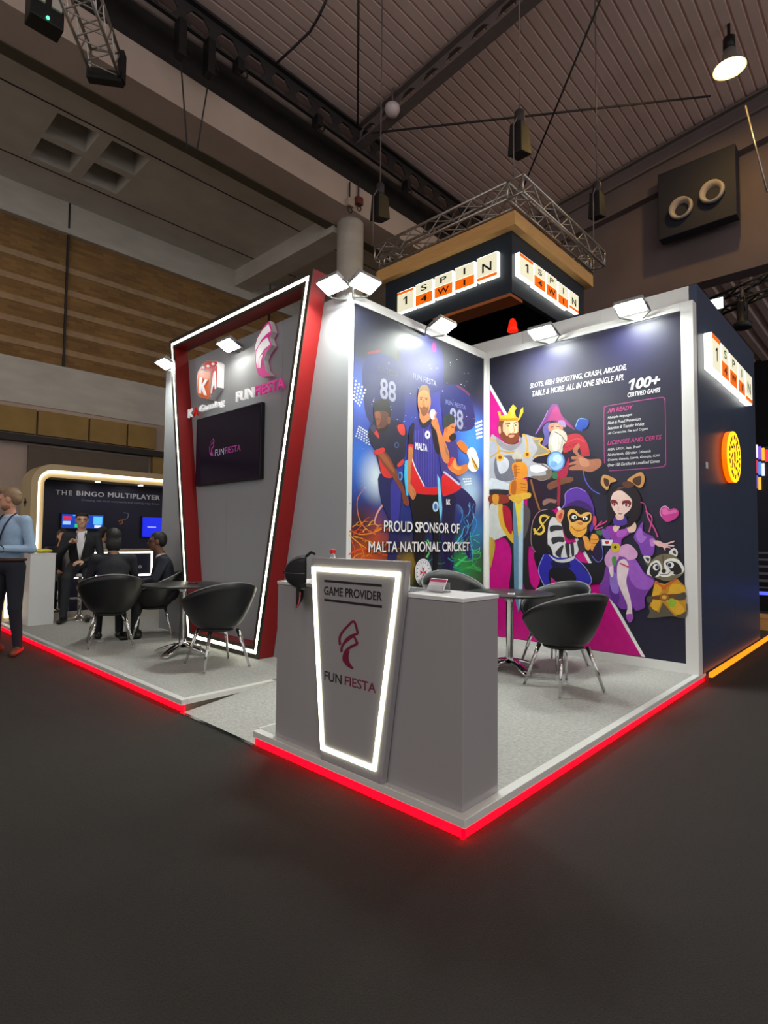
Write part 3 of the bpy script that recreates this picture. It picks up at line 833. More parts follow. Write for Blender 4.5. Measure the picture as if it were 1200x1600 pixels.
LEDC = mat('counter_led_line', (255, 255, 236), 0.5, emit=(255, 255, 220), strength=7.0)
for i in range(4):
    j = (i + 1) % 4
    b = MB(); b.prism([(-.007, y, z) for y, z in (A4[i], A4[j], B4[j], B4[i])], (.0065, 0, 0)); local(e, b.build('light_line', LEDC))
PC = Plane(0, 0.0)
TBLK = mat('black_vinyl', (26, 26, 28), 0.5); TMAR = mat('maroon_vinyl', (120, 22, 58), 0.5)
text_px(PC, 'GAME PROVIDER', (506.5, 930), (597, 938.5), 13.5, TBLK, parent=e, lay=.002, bold=.02)
for (p, q) in (((507, 907.5), (597, 915)), ((507, 937), (597, 948))):
    a = PC.uv(p); c = PC.uv(q); z = (a[1] + c[1]) / 2
    b = MB(); b.box(-.002, -.001, -c[0], -a[0], z - .006, z + .006); local(e, b.build('rule_line', TBLK))
text_px(PC, 'FUN', (507, 1063), (534, 1069), 14.5, TBLK, parent=e, lay=.002, bold=.008)
text_px(PC, 'FIESTA', (539, 1070.5), (587.5, 1083), 14.5, TMAR, parent=e, lay=.002, bold=.008)
# flame on the counter: edge lines only, as printed
ar = Art(PC, 380, 840, 4.0, .002)
M_ = (120, 22, 58)
for pts, w_ in (('605,672 602,630 618,592 650,556 692,524 716,600', (14, 14)), ('716,600 672,614 640,640 620,676', (14, 11)), ('716,600 690,612 698,628 714,664', (13, 14)), ('614,716 616,684 640,652 690,616', (15, 10)), ('714,664 670,684 640,712 628,752 634,778', (16, 18))):
    ar.line(M_, pts, w_)
ar.shape(M_, '632,738 648,716 664,706 658,740 664,780 690,820 668,816 640,796 628,766')
ar.done('flame_mark', e)
# emblem-free small things on the top
e = empty('card_holder', (.19, .30, hc), 0, 'small clear holder with pink and white cards on the counter top', 'card holder')
CLEAR = mat('clear_acrylic', (235, 238, 240), 0.05, trans=0.85)
b = MB(); b.box(-.035, .035, -.06, .06, .001, .006); b.box(-.035, -.031, -.06, .06, .006, .035); b.box(.02, .024, -.06, .06, .006, .05); b.build('holder', CLEAR, e)
b = MB(); b.prism([(-.02, -.05, .008), (-.02, .05, .008), (.012, .05, .062), (.012, -.05, .062)], (.008, 0, .003)); b.build('card', mat('card_white', (230, 226, 228), .5), e)
b = MB(); b.prism([(.0045, -.05, .05), (.0045, .05, .05), (.0118, .05, .0625), (.0118, -.05, .0625)], (-.002, 0, .001)); b.build('card_band', mat('card_pink', (200, 60, 120), .5), e)
e = empty('rubber_mat', (.18, .58, hc), 0, 'thin clear ribbed mat lying on the counter top', 'mat')
for k in range(18):
    b = MB(); b.box(-.09, .09, -.19 + k * .02, -.182 + k * .02, .001, .006); b.build('rib', CLEAR, e)
b = MB(); b.box(-.1, .1, -.2, .18, .0005, .002); b.build('sheet', CLEAR, e)
# bottle with red cap behind the raised panel
q = bp((520, 875), 0, .2)
e = empty('water_bottle', (.2, q[1], hc), 0, 'water bottle with a red cap standing behind the raised counter panel', 'bottle')
b = MB(); b.lathe([(.03, .001), (.032, .01), (.032, .11), (.026, .14), (.013, .16), (.013, .17)], n=18); b.build('bottle_body', CLEAR, e)
b = MB(); b.lathe([(.017, .17), (.017, .192), (.012, .196)], n=18); b.build('cap', mat('red_cap', (214, 24, 30), .4), e)
# the black baseball cap hung on the panel corner
e = empty('baseball_cap', (.02, 1.10, 1.0), 0, 'black baseball cap with pink stripe hanging on the counter panel corner', 'cap')
FAB = mat('black_cap_fabric', (24, 24, 27), 0.85, var=0.25, scale=60, bump=0.2); FPK = mat('pink_stitching', (200, 70, 90), .7); FGR = mat('grey_stitching', (120, 120, 124), .7)
def cap_pt(x, y, z): return Vector((x, y, z))
b = MB(); vs = []; fs = []; NU, NV = 20, 9
# crown: half dome whose opening faces the panel (+X, -Y side); hangs with the brim pointing down
for i in range(NV + 1):
    p = (math.pi / 2) * i / NV
    for j in range(NU):
        t = 2 * math.pi * j / NU
        vs.append((-.115 * math.cos(p), .088 * math.sin(p) * math.cos(t), .06 + .10 * math.sin(p) * math.sin(t)))
for i in range(NV):
    for j in range(NU): fs.append((i * NU + j, i * NU + (j + 1) % NU, (i + 1) * NU + (j + 1) % NU, (i + 1) * NU + j))
b.add(vs, fs, FAB, True); cr = b.build('crown', None, e)
b = MB()
for t in (0.0, math.pi / 3, 2 * math.pi / 3):
    b.tube([(-.117 * math.cos(p), .09 * math.sin(p) * math.cos(t), .06 + .102 * math.sin(p) * math.sin(t)) for p in [-math.pi / 2 + k * math.pi / 14 for k in range(15)]], .0016, 4, FGR)
b.build('seam', None, cr)
b = MB(); b.ell((-.116, 0, .06), (.007, .009, .009)); b.build('button', FAB, cr)
b = MB(); vs = []; fs = []; N = 14
for i in range(N + 1):
    t = math.pi * i / N
    y = -.085 * math.cos(t); d = .095 * math.sin(t) ** .7
    curve = .03 * (math.cos(t) ** 2)
    for (dz, k) in ((0, 0), (1, 1)):
        vs += [(-.05 + curve, y, -.02 - .0 if dz == 0 else -.03 - d - .012), (-.044 + curve, y, -.03 if dz == 0 else -.03 - d - .012)]
for i in range(N):
    a = i * 4; c = (i + 1) * 4
    fs += [(a, a + 2, c + 2, c), (a + 1, c + 1, c + 3, a + 3), (a + 2, a + 3, c + 3, c + 2), (a, c, c + 1, a + 1)]
b.add(vs, fs, FAB, True); br = b.build('brim', None, e)
b = MB(); b.tube([(vs[i * 4 + 2][0] - .002, vs[i * 4 + 2][1], vs[i * 4 + 2][2]) for i in range(N + 1)], .003, 5); b.build('brim_piping', FPK, br)
b = MB(); b.tube([(0.0, .03, .15), (.03, .01, .175), (.05, -.01, .165)], .008, 6); b.build('strap', FAB, e)
e.rotation_euler = (0.0, 0.0, -0.75); e.location = (.0, 1.085, 1.02)
# ================================================================ POSTERS (flat prints)
def poster_mat(name, ax, ramp, spots, rough=0.42):
    """printed background: vertical colour run plus soft round fields, all in place coordinates"""
    m = bpy.data.materials.new(name); m.use_nodes = True; nt = m.node_tree; b = nt.nodes['Principled BSDF']
    g = nt.nodes.new('ShaderNodeNewGeometry'); sp = nt.nodes.new('ShaderNodeSeparateXYZ'); nt.links.new(g.outputs['Position'], sp.inputs[0])
    mr = nt.nodes.new('ShaderNodeMapRange'); mr.inputs['From Min'].default_value = 0.15; mr.inputs['From Max'].default_value = 3.45
    nt.links.new(sp.outputs[2], mr.inputs['Value'])
    cr = nt.nodes.new('ShaderNodeValToRGB')
    while len(cr.color_ramp.elements) < len(ramp): cr.color_ramp.elements.new(0.5)
    for el, (z, c) in zip(cr.color_ramp.elements, sorted(ramp)):
        el.position = (z - 0.15) / 3.3; el.color = rgb(c)
    nt.links.new(mr.outputs[0], cr.inputs[0])
    cur = cr.outputs[0]
    nz = nt.nodes.new('ShaderNodeTexNoise'); nz.inputs['Scale'].default_value = 2.2; nz.inputs['Detail'].default_value = 6
    nt.links.new(g.outputs['Position'], nz.inputs['Vector'])
    for (c, r_, col, st) in spots:
        vm = nt.nodes.new('ShaderNodeVectorMath'); vm.operation = 'DISTANCE'; vm.inputs[1].default_value = tuple(c); nt.links.new(g.outputs['Position'], vm.inputs[0])
        q = nt.nodes.new('ShaderNodeMapRange'); q.interpolation_type = 'SMOOTHSTEP'
        q.inputs['From Min'].default_value = r_; q.inputs['From Max'].default_value = 0; q.inputs['To Max'].default_value = st
        nt.links.new(vm.outputs['Value'], q.inputs['Value'])
        mu = nt.nodes.new('ShaderNodeMath'); mu.operation = 'MULTIPLY'; nt.links.new(q.outputs[0], mu.inputs[0])
        ad = nt.nodes.new('ShaderNodeMath'); ad.operation = 'ADD'; ad.inputs[1].default_value = 0.5; nt.links.new(nz.outputs[0], ad.inputs[0]); nt.links.new(ad.outputs[0], mu.inputs[1]); mu.use_clamp = True
        mx = nt.nodes.new('ShaderNodeMix'); mx.data_type = 'RGBA'; mx.inputs['B'].default_value = rgb(col)
        nt.links.new(mu.outputs[0], mx.inputs['Factor']); nt.links.new(cur, mx.inputs['A']); cur = mx.outputs['Result']
    nt.links.new(cur, b.inputs['Base Color']); b.inputs['Roughness'].default_value = rough; b.inputs['Specular IOR Level'].default_value = 0.5
    return m

def dots(a, quad, nu, nv, rx, ry, col):
    q = [np.array(p, float) for p in quad]; a.hold = True
    for i in range(nu):
        for j in range(nv):
            u, v = (i + .5) / nu, (j + .5) / nv
            p = q[0] * (1 - u) * (1 - v) + q[1] * u * (1 - v) + q[2] * u * v + q[3] * (1 - u) * v
            a.oval(col, p[0], p[1], rx, ry, 8)
    a.hold = False; a.k += 1

# ---------------------------------------------------------------- cricket poster
PY = Plane(1, YC - .0005)
S = lambda x, y: tuple(PY.px((x, y)))
CBG = poster_mat('cricket_print', 1, [(0.15, (30, 70, 34)), (0.85, (36, 60, 40)), (1.15, (24, 30, 60)), (1.6, (28, 48, 130)), (2.3, (44, 58, 165)), (2.7, (40, 44, 110)), (2.95, (30, 31, 48)), (3.4, (24, 26, 44))],
    [(S(565, 620), .42, (70, 110, 225), .9), (S(560, 720), .45, (40, 120, 230), .8), (S(590, 745), .32, (215, 232, 245), .95), (S(740, 690), .5, (60, 150, 250), .95), (S(733, 768), .35, (190, 225, 250), .9),
     (S(575, 860), .48, (205, 84, 16), 1.0), (S(560, 820), .35, (24, 18, 26), .8), (S(725, 885), .5, (30, 150, 70), .95), (S(742, 830), .35, (30, 130, 190), .8), (S(640, 880), .3, (150, 120, 20), .8), (S(640, 540), .5, (40, 40, 46), .7), (S(690, 640), .35, (70, 70, 180), .6)])
pc = empty('cricket_poster', (XT + .07, YC, P), 0, 'blue cricket sponsor poster with three players on the left stand wall', 'poster')
b = MB(); b.box(XT + .064, XWALL - .06, YC - .003, YC + .003, P + .087, ZF - .087); local(pc, b.build('print_sheet', CBG))
for xj in (2.02, 2.72):
    b = MB(); b.box(xj - .0012, xj + .0012, YC - .0036, YC - .003, P + .087, ZF - .087); local(pc, b.build('sheet_joint', ink((70, 72, 90))))
a = Art(PY, 520, 440, 4.444, .0031)
for pts in ('215,560 300,500 400,520 490,600 500,800 470,1000 260,980 210,760', '470,470 540,400 640,370 730,430 770,560 740,760 520,740 480,620', '750,760 850,715 950,790 985,1000 860,1040 770,980'):
    a.shape((40, 44, 98), pts)
a.shape((120, 36, 56), '245,490 320,474 330,488 255,502').shape((130, 40, 100), '690,430 712,425 718,480 695,485').line((110, 50, 80), '860,720 920,760 950,790', 14)
a.done('faint_shirts', pc)
a = Art(PY, 540, 580, 7.275, .0034)
dots(a, [(62, 40), (250, 210), (165, 420), (58, 300)], 5, 6, 11, 13, (225, 232, 240))
a.done('stadium_lights', pc); a = Art(PY, 540, 580, 7.275, .0034)
dots(a, [(148, 610), (270, 690), (285, 860), (100, 740)], 6, 5, 11, 10, (222, 232, 240))
a.done('stadium_lights', pc); a = Art(PY, 630, 590, 7.615, .0034); dots(a, [(850, 530), (940, 490), (940, 720), (875, 740)], 4, 5, 12, 15, (240, 246, 250)); a.done('stadium_lights', pc); a = Art(PY, 630, 590, 7.615, .0034); dots(a, [(700, 1190), (810, 1190), (815, 1270), (740, 1290)], 4, 3, 12, 10, (235, 244, 250))
a.done('stadium_lights', pc); a = Art(PY, 0, 0, 1, .0036)
rs = random.Random(3); a.hold = True
for k in range(110):
    a.frame(0, 0, 1); x = rs.uniform(546, 750); y = rs.uniform(560, 800)
    a.oval((150, 165, 225) if k % 3 else (230, 236, 250), x, y, rs.uniform(.35, 1.0), rs.uniform(.35, 1.0), 6)
a.hold = False; a.done('printed_sparkle', pc)['kind'] = 'stuff'; a = Art(PY, 0, 0, 1, .004)
a.frame(520, 700, 4.444)
for pts, c, w_ in (('120,575 190,600 270,590 340,560', (250, 150, 30), (6, 12)), ('110,600 180,660 240,700', (250, 180, 40), (8, 4)), ('130,640 150,700 150,770', (235, 90, 20), 5), ('160,640 200,690 220,770', (250, 140, 30), 5), ('110,740 200,700 300,720 420,760', (230, 80, 20), (10, 16)),
                   ('220,280 170,360 180,480 230,560 300,600', (220, 120, 80), (4, 10)), ('350,390 310,450 290,520 320,540', (235, 170, 160), (14, 6)), ('870,390 930,470 920,560 870,640 840,700', (70, 190, 250), (6, 14)), ('960,450 1000,520 960,620', (60, 150, 240), 6), ('780,740 900,640 1020,600', (60, 220, 160), (6, 3)), ('850,820 950,740 1030,730', (60, 210, 110), (18, 8)), ('860,870 940,830 1030,850', (40, 170, 80), (14, 22)), ('660,640 680,700 650,760', (120, 230, 120), 10)):
    a.line(c, pts, w_)
rf = random.Random(11); a.frame(0, 0, 1)
for k in range(34):
    x, y = rf.uniform(546, 612), rf.uniform(818, 878); t = rf.uniform(-.9, .5); L_ = rf.uniform(8, 26)
    a.line(((250, 190, 60), (245, 120, 20), (220, 70, 16), (250, 150, 40))[k % 4], [(x, y), (x + L_ * .5 * math.cos(t), y + L_ * .5 * math.sin(t) - 3), (x + L_ * math.cos(t), y + L_ * math.sin(t))], (rf.uniform(.8, 2.6), .4))
for k in range(30):
    x, y = rf.uniform(660, 748), rf.uniform(838, 892); t = rf.uniform(-1.2, .4); L_ = rf.uniform(8, 24)
    a.line(((60, 190, 90), (40, 150, 70), (90, 220, 140), (40, 160, 170))[k % 4], [(x, y), (x + L_ * .5 * math.cos(t), y + L_ * .5 * math.sin(t) + 3), (min(x + L_ * math.cos(t), 750), y + L_ * math.sin(t))], (rf.uniform(.8, 2.8), .4))
for k in range(16):
    x, y = rf.uniform(715, 742), rf.uniform(780, 860); a.line(((60, 150, 240), (90, 200, 250))[k % 2], [(x, y), (x + rf.uniform(-6, 6), y + 10), (x + rf.uniform(-8, 6), y + 22)], (rf.uniform(.6, 1.8), .4))
a.frame(520, 700, 4.444)
a.hard((70, 190, 235), '500,90 525,80 525,330 510,330 495,200').hard((130, 205, 245), '725,180 745,220 760,420 752,520 735,400')
a.done('printed_flames', pc)['kind'] = 'stuff'
G88 = ink((122, 124, 150)); G88b = ink((150, 152, 176))
text_px(PY, '88', (593, 622), (618, 630), 33, G88b, parent=pc, lay=.0058, bold=.02, name='shirt_number')
text_px(PY, 'FUN FIESTA', (590, 578), (622, 593), 9, ink((84, 86, 112)), parent=pc, lay=.0058, name='shirt_name')
text_px(PY, 'FUN FIESTA', (645, 592), (681, 604), 9, ink((140, 142, 160)), parent=pc, lay=.0058, name='shirt_name')
text_px(PY, 'FUN FIESTA', (696, 631), (727, 641), 7, ink((130, 135, 190)), parent=pc, lay=.0058, name='shirt_name')
text_px(PY, '88', (702, 668), (723, 671), 31, G88b, parent=pc, lay=.0058, bold=.02, name='shirt_number')
# left player
a = Art(PY, 540, 580, 7.275, .0062)
SK1 = (126, 66, 38)
a.frame(520, 700, 4.444).shape((34, 36, 92), '325,180 500,200 520,330 480,380 460,560 440,780 380,780 395,520 340,380').shape((56, 54, 150), '410,230 470,230 470,380 445,560 410,560 400,380')
a.frame(540, 580, 7.275)
a.shape((36, 36, 58), '290,610 340,550 450,600 520,555 600,570 680,620 705,740 690,800 685,900 665,1000 600,1085 520,1150 430,1210 380,1080 335,900 270,780 258,700')
a.shape((214, 52, 48), '370,930 430,1010 520,1150 520,1212 440,1200 400,1130').shape((214, 60, 50), '588,622 662,610 672,722 620,712').shape((205, 60, 52), '300,650 360,680 382,765 330,715').shape((214, 60, 50), '590,1060 650,1000 664,1020 650,1060 600,1090')
a.shape((60, 60, 96), '280,640 320,610 350,660 320,700')
a.shape(SK1, '352,930 430,905 500,980 560,1100 640,1270 700,1420 722,1512 682,1530 645,1450 640,1385 560,1240 470,1120 400,1020').shape((160, 88, 52), '380,940 425,920 520,1060 560,1150 520,1130 420,1010')
a.shape((214, 52, 48), '326,905 428,868 440,915 345,950')
a.shape((96, 52, 36), '330,450 400,430 490,470 505,560 470,645 425,690 380,690 352,640 345,580 326,520').shape((140, 80, 52), '335,470 385,460 400,520 390,590 360,620 350,570')
a.shape((28, 26, 28), '320,410 350,345 430,315 490,340 512,420 515,505 490,525 478,470 400,450 328,462').shape((124, 68, 46), '478,530 505,520 505,590 482,600').shape((40, 26, 24), '366,660 440,640 480,600 478,650 430,695 385,695').line((40, 26, 24), '350,548 372,540 392,548', 8).line((30, 20, 20), '352,565 388,566', 6).line((150, 80, 70), '362,640 395,640', 8)
a.oval((70, 90, 140), 580, 840, 26, 34).oval((30, 30, 50), 580, 840, 15, 22).oval((90, 150, 220), 625, 1190, 26, 50).oval((36, 36, 58), 618, 1192, 14, 34)
k1 = a.k; a.done('printed_player', pc, 'left printed player leaning forward in a dark and red shirt')
# right player
a = Art(PY, 520, 700, 4.444, .0062, k1)
a.shape((34, 34, 92), '770,320 880,270 980,360 992,420 960,560 950,650 968,745 940,765 900,640 920,470 862,385 850,470 832,880 770,880 750,540').shape((24, 24, 66), '775,330 850,330 840,480 810,880 780,880 765,540')
a.frame(630, 590, 7.615)
a.shape((58, 52, 122), '480,680 560,760 612,750 642,830 652,950 620,1180 480,1190 440,1020 430,900 440,780').shape((216, 34, 40), '458,1180 520,1150 600,1200 692,1292 640,1352 540,1395 468,1395')
a.line((200, 200, 235), '480,1120 560,1180 670,1275', 22).line((70, 66, 140), '500,1100 580,1150 680,1240', 16)
a.shape((214, 122, 54), '560,985 620,960 652,1050 760,1028 784,1078 672,1162 580,1122 530,1060').shape((236, 160, 80), '590,1000 618,985 640,1060 700,1070 660,1100 600,1070').shape((210, 46, 46), '526,1010 576,945 606,968 548,1066')
a.shape((206, 114, 50), '640,765 700,750 772,832 762,902 700,872 650,812')
a.shape((244, 246, 248), '758,890 800,832 850,848 882,920 905,1020 880,1105 822,1122 768,1060 785,980').shape((225, 170, 50), '808,935 895,1075 850,1085').line((40, 40, 40), '815,950 880,1075', 8)
a.shape((206, 116, 56), '480,655 540,690 560,765 490,745').shape((204, 118, 62), '498,600 590,540 612,600 600,680 570,722 520,705 488,655').shape((46, 56, 54), '470,565 480,475 530,432 600,452 612,520 560,560 500,605').shape((36, 30, 30), '548,700 598,660 632,690 615,742 560,745').shape((180, 96, 50), '500,600 525,590 530,640 508,650').line((40, 26, 20), '572,590 604,590', 9)
text_px(PY, 'NK', (695, 789), (701.5, 789), 9, ink((225, 228, 240)), parent=pc, lay=.0185, bold=.03)
k1 = a.k; a.done('printed_player', pc, 'right printed player with white batting gloves')
# middle player
a = Art(PY, 520, 700, 4.444, .0062, k1)
a.shape((20, 20, 24), '545,320 735,322 750,420 742,560 722,880 700,880 698,600 662,490 640,600 630,770 572,780 560,520')
a.frame(630, 590, 7.615); SK = (196, 122, 72)
a.shape((54, 50, 138), '110,540 200,480 230,530 310,500 340,540 390,600 430,690 430,880 420,1000 415,1290 250,1300 130,1100 100,960 118,880 65,800 72,660')
for k in range(9):
    x = 150 + k * 30; a.line((104, 98, 196), [(x, 600 + abs(k - 4) * 8), (x + 3, 1000), (x + 2, min(1290, 1150 + k * 40))], 4)
a.shape((26, 26, 36), '72,640 110,540 135,560 122,700 122,800 64,795').shape((26, 26, 36), '330,545 390,600 432,690 432,900 385,880 345,700').shape((205, 50, 46), '66,795 120,800 112,850 66,835')
a.shape((216, 32, 38), '105,960 150,1080 250,1290 412,1300 418,1385 300,1392 150,1372 90,1280').line((235, 235, 245), '104,960 150,1090 250,1292', 12)
a.shape(SK, '65,830 114,840 112,950 92,1080 84,1260 58,1290 50,1100 60,950').shape((200, 120, 70), '66,1250 110,1290 155,1380 122,1452 92,1425 58,1340').line((150, 80, 50), '110,1330 140,1385 120,1430', 6)
a.shape(SK, '330,520 365,470 400,480 425,560 445,640 490,740 545,900 542,1005 498,1012 450,920 400,660 356,585').shape((150, 104, 84), '490,800 520,850 540,930 510,900')
a.oval((232, 234, 236), 352, 436, 36, 62).line((180, 184, 190), '340,385 360,440 350,490', 4).line(SK, '372,480 385,440 392,410', 20).line((190, 96, 70), '400,520 408,560', 8)
a.shape((196, 122, 78), '205,400 290,400 318,498 240,545 196,482').shape(SK, '178,200 210,140 290,140 320,220 326,320 290,430 242,455 200,420 174,320').shape((120, 92, 56), '176,190 208,100 280,92 318,160 316,230 300,175 250,150 205,165')
a.shape((128, 76, 46), '192,345 215,360 245,340 280,355 300,340 296,405 258,455 224,442').line((90, 56, 38), '194,240 230,236', 12).line((90, 56, 38), '256,244 296,246', 12).oval((50, 40, 40), 212, 258, 13, 8, 10).oval((50, 40, 40), 276, 263, 13, 8, 10).line((150, 80, 60), '232,380 268,382', 9).line((150, 88, 54), '244,262 232,322 258,328', 10)
a.shape((30, 30, 40), '195,480 240,545 320,495 335,530 245,600 185,520').oval((235, 236, 240), 290, 680, 32, 48).oval((60, 60, 120), 290, 680, 12, 18).oval((190, 220, 240), 385, 1535, 36, 62).oval((60, 110, 180), 385, 1535, 18, 40)
k1 = a.k; a.done('printed_player', pc, 'middle printed player holding up a white ball')
text_px(PY, 'MALTA', (647, 703), (665.5, 705), 11, ink((244, 244, 250)), parent=pc, lay=.0185, bold=.03)
# printed slogan
TSH = ink((26, 24, 28)); TWH = ink((248, 248, 248))
for dx, dy, m, l in ((1.6, 1.6, TSH, .0188), (0, 0, TWH, .0194)):
    text_px(PY, 'PROUD SPONSOR OF', (597.6 + dx, 831.2 + dy), (715.8 + dx, 832.8 + dy), 17.5, m, parent=pc, lay=l, bold=.015, name='slogan')
    text_px(PY, 'MALTA NATIONAL CRICKET', (573.5 + dx, 863.8 + dy), (731.5 + dx, 860.9 + dy), 17.5, m, parent=pc, lay=l, bold=.015, name='slogan')
a = Art(PY, 520, 700, 4.444, .0188)
a.oval((232, 232, 236), 628, 865, 58, 97, 30).oval((150, 150, 160), 628, 865, 52, 88, 30).oval((232, 232, 236), 628, 865, 50, 85, 30)
for t in range(16):
    an = t * math.pi / 8; a.oval((120, 116, 140), 628 + 42 * math.cos(an), 865 + 72 * math.sin(an), 4, 6, 6)
for t in range(4):
    an = t * math.pi / 2; c, s_ = math.cos(an), math.sin(an)
    a.hard((196, 36, 44), [(628 + 24 * (x * c - y * s_), 865 + 40 * (x * s_ + y * c)) for x, y in ((0, 0), (1, .42), (.78, 0), (1, -.42))])
a.done('round_emblem', pc, 'white round emblem with a red eight-pointed cross')

# ---------------------------------------------------------------- game artwork poster
PX_ = Plane(0, XWALL - .0005)
T = lambda x, y: tuple(PX_.px((x, y)))
GBG = poster_mat('artwork_print', 0, [(0.15, (27, 26, 50)), (1.8, (26, 25, 50)), (2.8, (25, 24, 50)), (3.4, (24, 23, 46))], [(T(850, 570), .6, (34, 32, 78), .6), (T(980, 530), .6, (34, 32, 76), .5)])
pg = empty('artwork_poster', (XWALL, .1, P), 0, 'dark purple poster of game characters with a magenta wedge on the right stand wall', 'poster')
b = MB(); b.box(XWALL - .003, XWALL + .003, .107, YC - .052, P + .087, ZF - .077); local(pg, b.build('print_sheet', GBG))
for yj in (.75, 1.48):
    b = MB(); b.box(XWALL - .0036, XWALL - .003, yj - .0012, yj + .0012, P + .087, ZF - .077); local(pg, b.build('sheet_joint', ink((30, 30, 50))))
a = Art(PX_, 0, 0, 1, .0033)
a.hard((206, 8, 134), '766,609 1002.5,1026 766,992')
a.hard((236, 234, 238), '766,600 1008.5,1027 1002.5,1026 766,609')
a.done('magenta_wedge', pg, 'magenta wedge with a white diagonal line')
W_ = ink((246, 246, 248)); PKT = ink((196, 70, 140)); PKL = (180, 70, 140)
kw = dict(parent=pg, lay=.006, shear=.25)
text_px(PX_, 'SLOTS, FISH SHOOTING, CRASH, ARCADE,', (828.5, 607), (979, 580), 8.5, W_, bold=.006, **kw)
text_px(PX_, 'TABLE & MORE. ALL IN ONE SINGLE API.', (832, 620), (975, 594), 8.5, W_, bold=.006, **kw)
text_px(PX_, '1', (983, 610), (993, 608), 16.5, W_, **kw); text_px(PX_, '00+', (994, 608.2), (1032, 602), 16.5, W_, bold=.03, **kw)
text_px(PX_, 'CERTIFIED GAMES', (981, 620.5), (1032, 613), 7.0, W_, bold=.01, **kw)
text_px(PX_, 'API READY', (949.5, 645), (989, 640), 6.5, PKT, bold=.012, **kw)
for i, (t, x1, y0, y1) in enumerate([('Multiple languages', 988, 656, 650), ('Hash & Fraud Prevention', 1001, 664, 656), ('Seamless & Transfer Wallet', 1007, 672, 664), ('All Currencies, Fiat and Crypto', 1013, 680.5, 672)]):
    text_px(PX_, t, (950, y0), (x1, y1), 4.6, W_, bold=.003, **kw)
text_px(PX_, 'LICENSES AND CERTS', (949.5, 695), (1034, 687), 6.5, PKT, bold=.012, **kw)
for i, (t, x1, y0, y1) in enumerate([('MGA, UKGC, Italy, Brazil', 1001, 705.5, 700.5), ('Netherlands, Gibraltar, Lithuania', 1017, 713.5, 707), ('Croatia, Estonia, Latvia, Georgia, IOM', 1031, 721.5, 714.5), ('Over 100 Certified & Localized Games', 1031, 729.5, 722.5)]):
    text_px(PX_, t, (950, y0), (x1, y1), 4.6, W_, bold=.003, **kw)
a = Art(PX_, 750, 460, 3.333, .006)
a.line(PKL, '680,578 930,538 958,545 964,570 968,860 962,885 935,900 690,918 655,912 648,880 646,610 655,586 680,578', 3.2)
a.done('text_border', pg)

# wizard
a = Art(PX_, 760, 600, 7.5, .008)
a.shape((34, 24, 46), '560,690 660,620 900,560 1080,580 1200,700 1260,1100 1220,1330 1100,1420 900,1420 640,1480 520,1300 480,1100')
a.hard((40, 22, 40), '480,1100 640,1120 700,1500 640,1900 480,1900')
a.shape((186, 40, 56), '930,610 1080,585 1180,690 1210,860 1120,850 1080,740 910,810 920,700').line((214, 70, 84), '940,690 1060,640 1150,680', 10).line((150, 24, 44), '930,750 1070,690', 10)
a.shape((24, 20, 40), '1120,860 1300,860 1430,1000 1440,1150 1400,1290 1300,1250 1200,1100 1130,980').line((90, 110, 220), '1130,990 1160,1130 1240,1240 1330,1290', 10)
a.shape((176, 34, 70), '830,1020 910,980 970,860 960,1000 920,1120 850,1120').shape((60, 120, 80), '770,1040 830,1040 830,1110 775,1100')
a.shape((120, 50, 120), '790,235 840,250 880,360 960,440 1040,540 930,480 820,440 700,450 580,590 660,430 720,320 760,250').shape((168, 48, 116), '800,270 850,300 900,400 1000,510 900,450 780,420 720,430').line((150, 120, 210), '575,590 680,400 720,310', 8)
a.shape((96, 88, 156), '660,520 720,450 770,470 740,560 720,700 650,730 680,620')
a.shape((206, 132, 104), '740,470 870,450 900,520 860,560 780,570 730,540').shape((222, 160, 126), '800,480 850,480 850,530 790,540').shape((200, 192, 176), '760,560 850,530 930,570 945,660 900,720 890,790 840,830 760,800 725,720').shape((226, 220, 206), '780,600 850,570 880,620 850,760 790,780 760,700').line((92, 70, 60), '800,560 870,600 930,680', 9).shape((160, 140, 190), '840,430 910,430 930,500 900,500 860,470')
a.line((70, 50, 60), '752,505 790,500', 9).line((70, 50, 60), '815,498 860,500', 9).line((236, 232, 222), '790,560 800,660 790,760', 6).line((176, 168, 150), '840,590 850,700 830,800', 6).line((176, 168, 150), '880,600 890,680 870,760', 6).shape((90, 50, 40), '690,1000 760,1010 770,1100 700,1120')
a.line((150, 100, 50), '520,1120 560,1280 625,1480', 20)
a.shape((176, 112, 84), '1070,700 1095,730 1070,800 1180,880 1330,880 1340,960 1230,1030 1110,1010 990,1010 970,980 1060,940 975,950 970,930 1060,890 1000,880 1000,850 1060,840 1010,780').shape((200, 140, 108), '1090,860 1190,890 1200,960 1110,960')
a.shape((120, 76, 52), '720,1170 860,1110 1000,1090 1010,1140 880,1180 740,1240')
a.oval((92, 140, 214), 815, 905, 105, 118, 26).oval((150, 196, 240), 815, 905, 88, 100, 26).oval((196, 226, 250), 830, 880, 50, 54, 20).oval((120, 170, 226), 790, 940, 40, 36, 16)
a.shape((30, 70, 170), '1080,410 1180,410 1200,450 1170,520 1120,530 1130,550 1080,545 1040,500').line((130, 180, 240), '1045,500 1085,410 1170,412', 8)
k1 = a.k; a.done('printed_wizard', pg, 'printed wizard in a purple hat with a glowing ball')
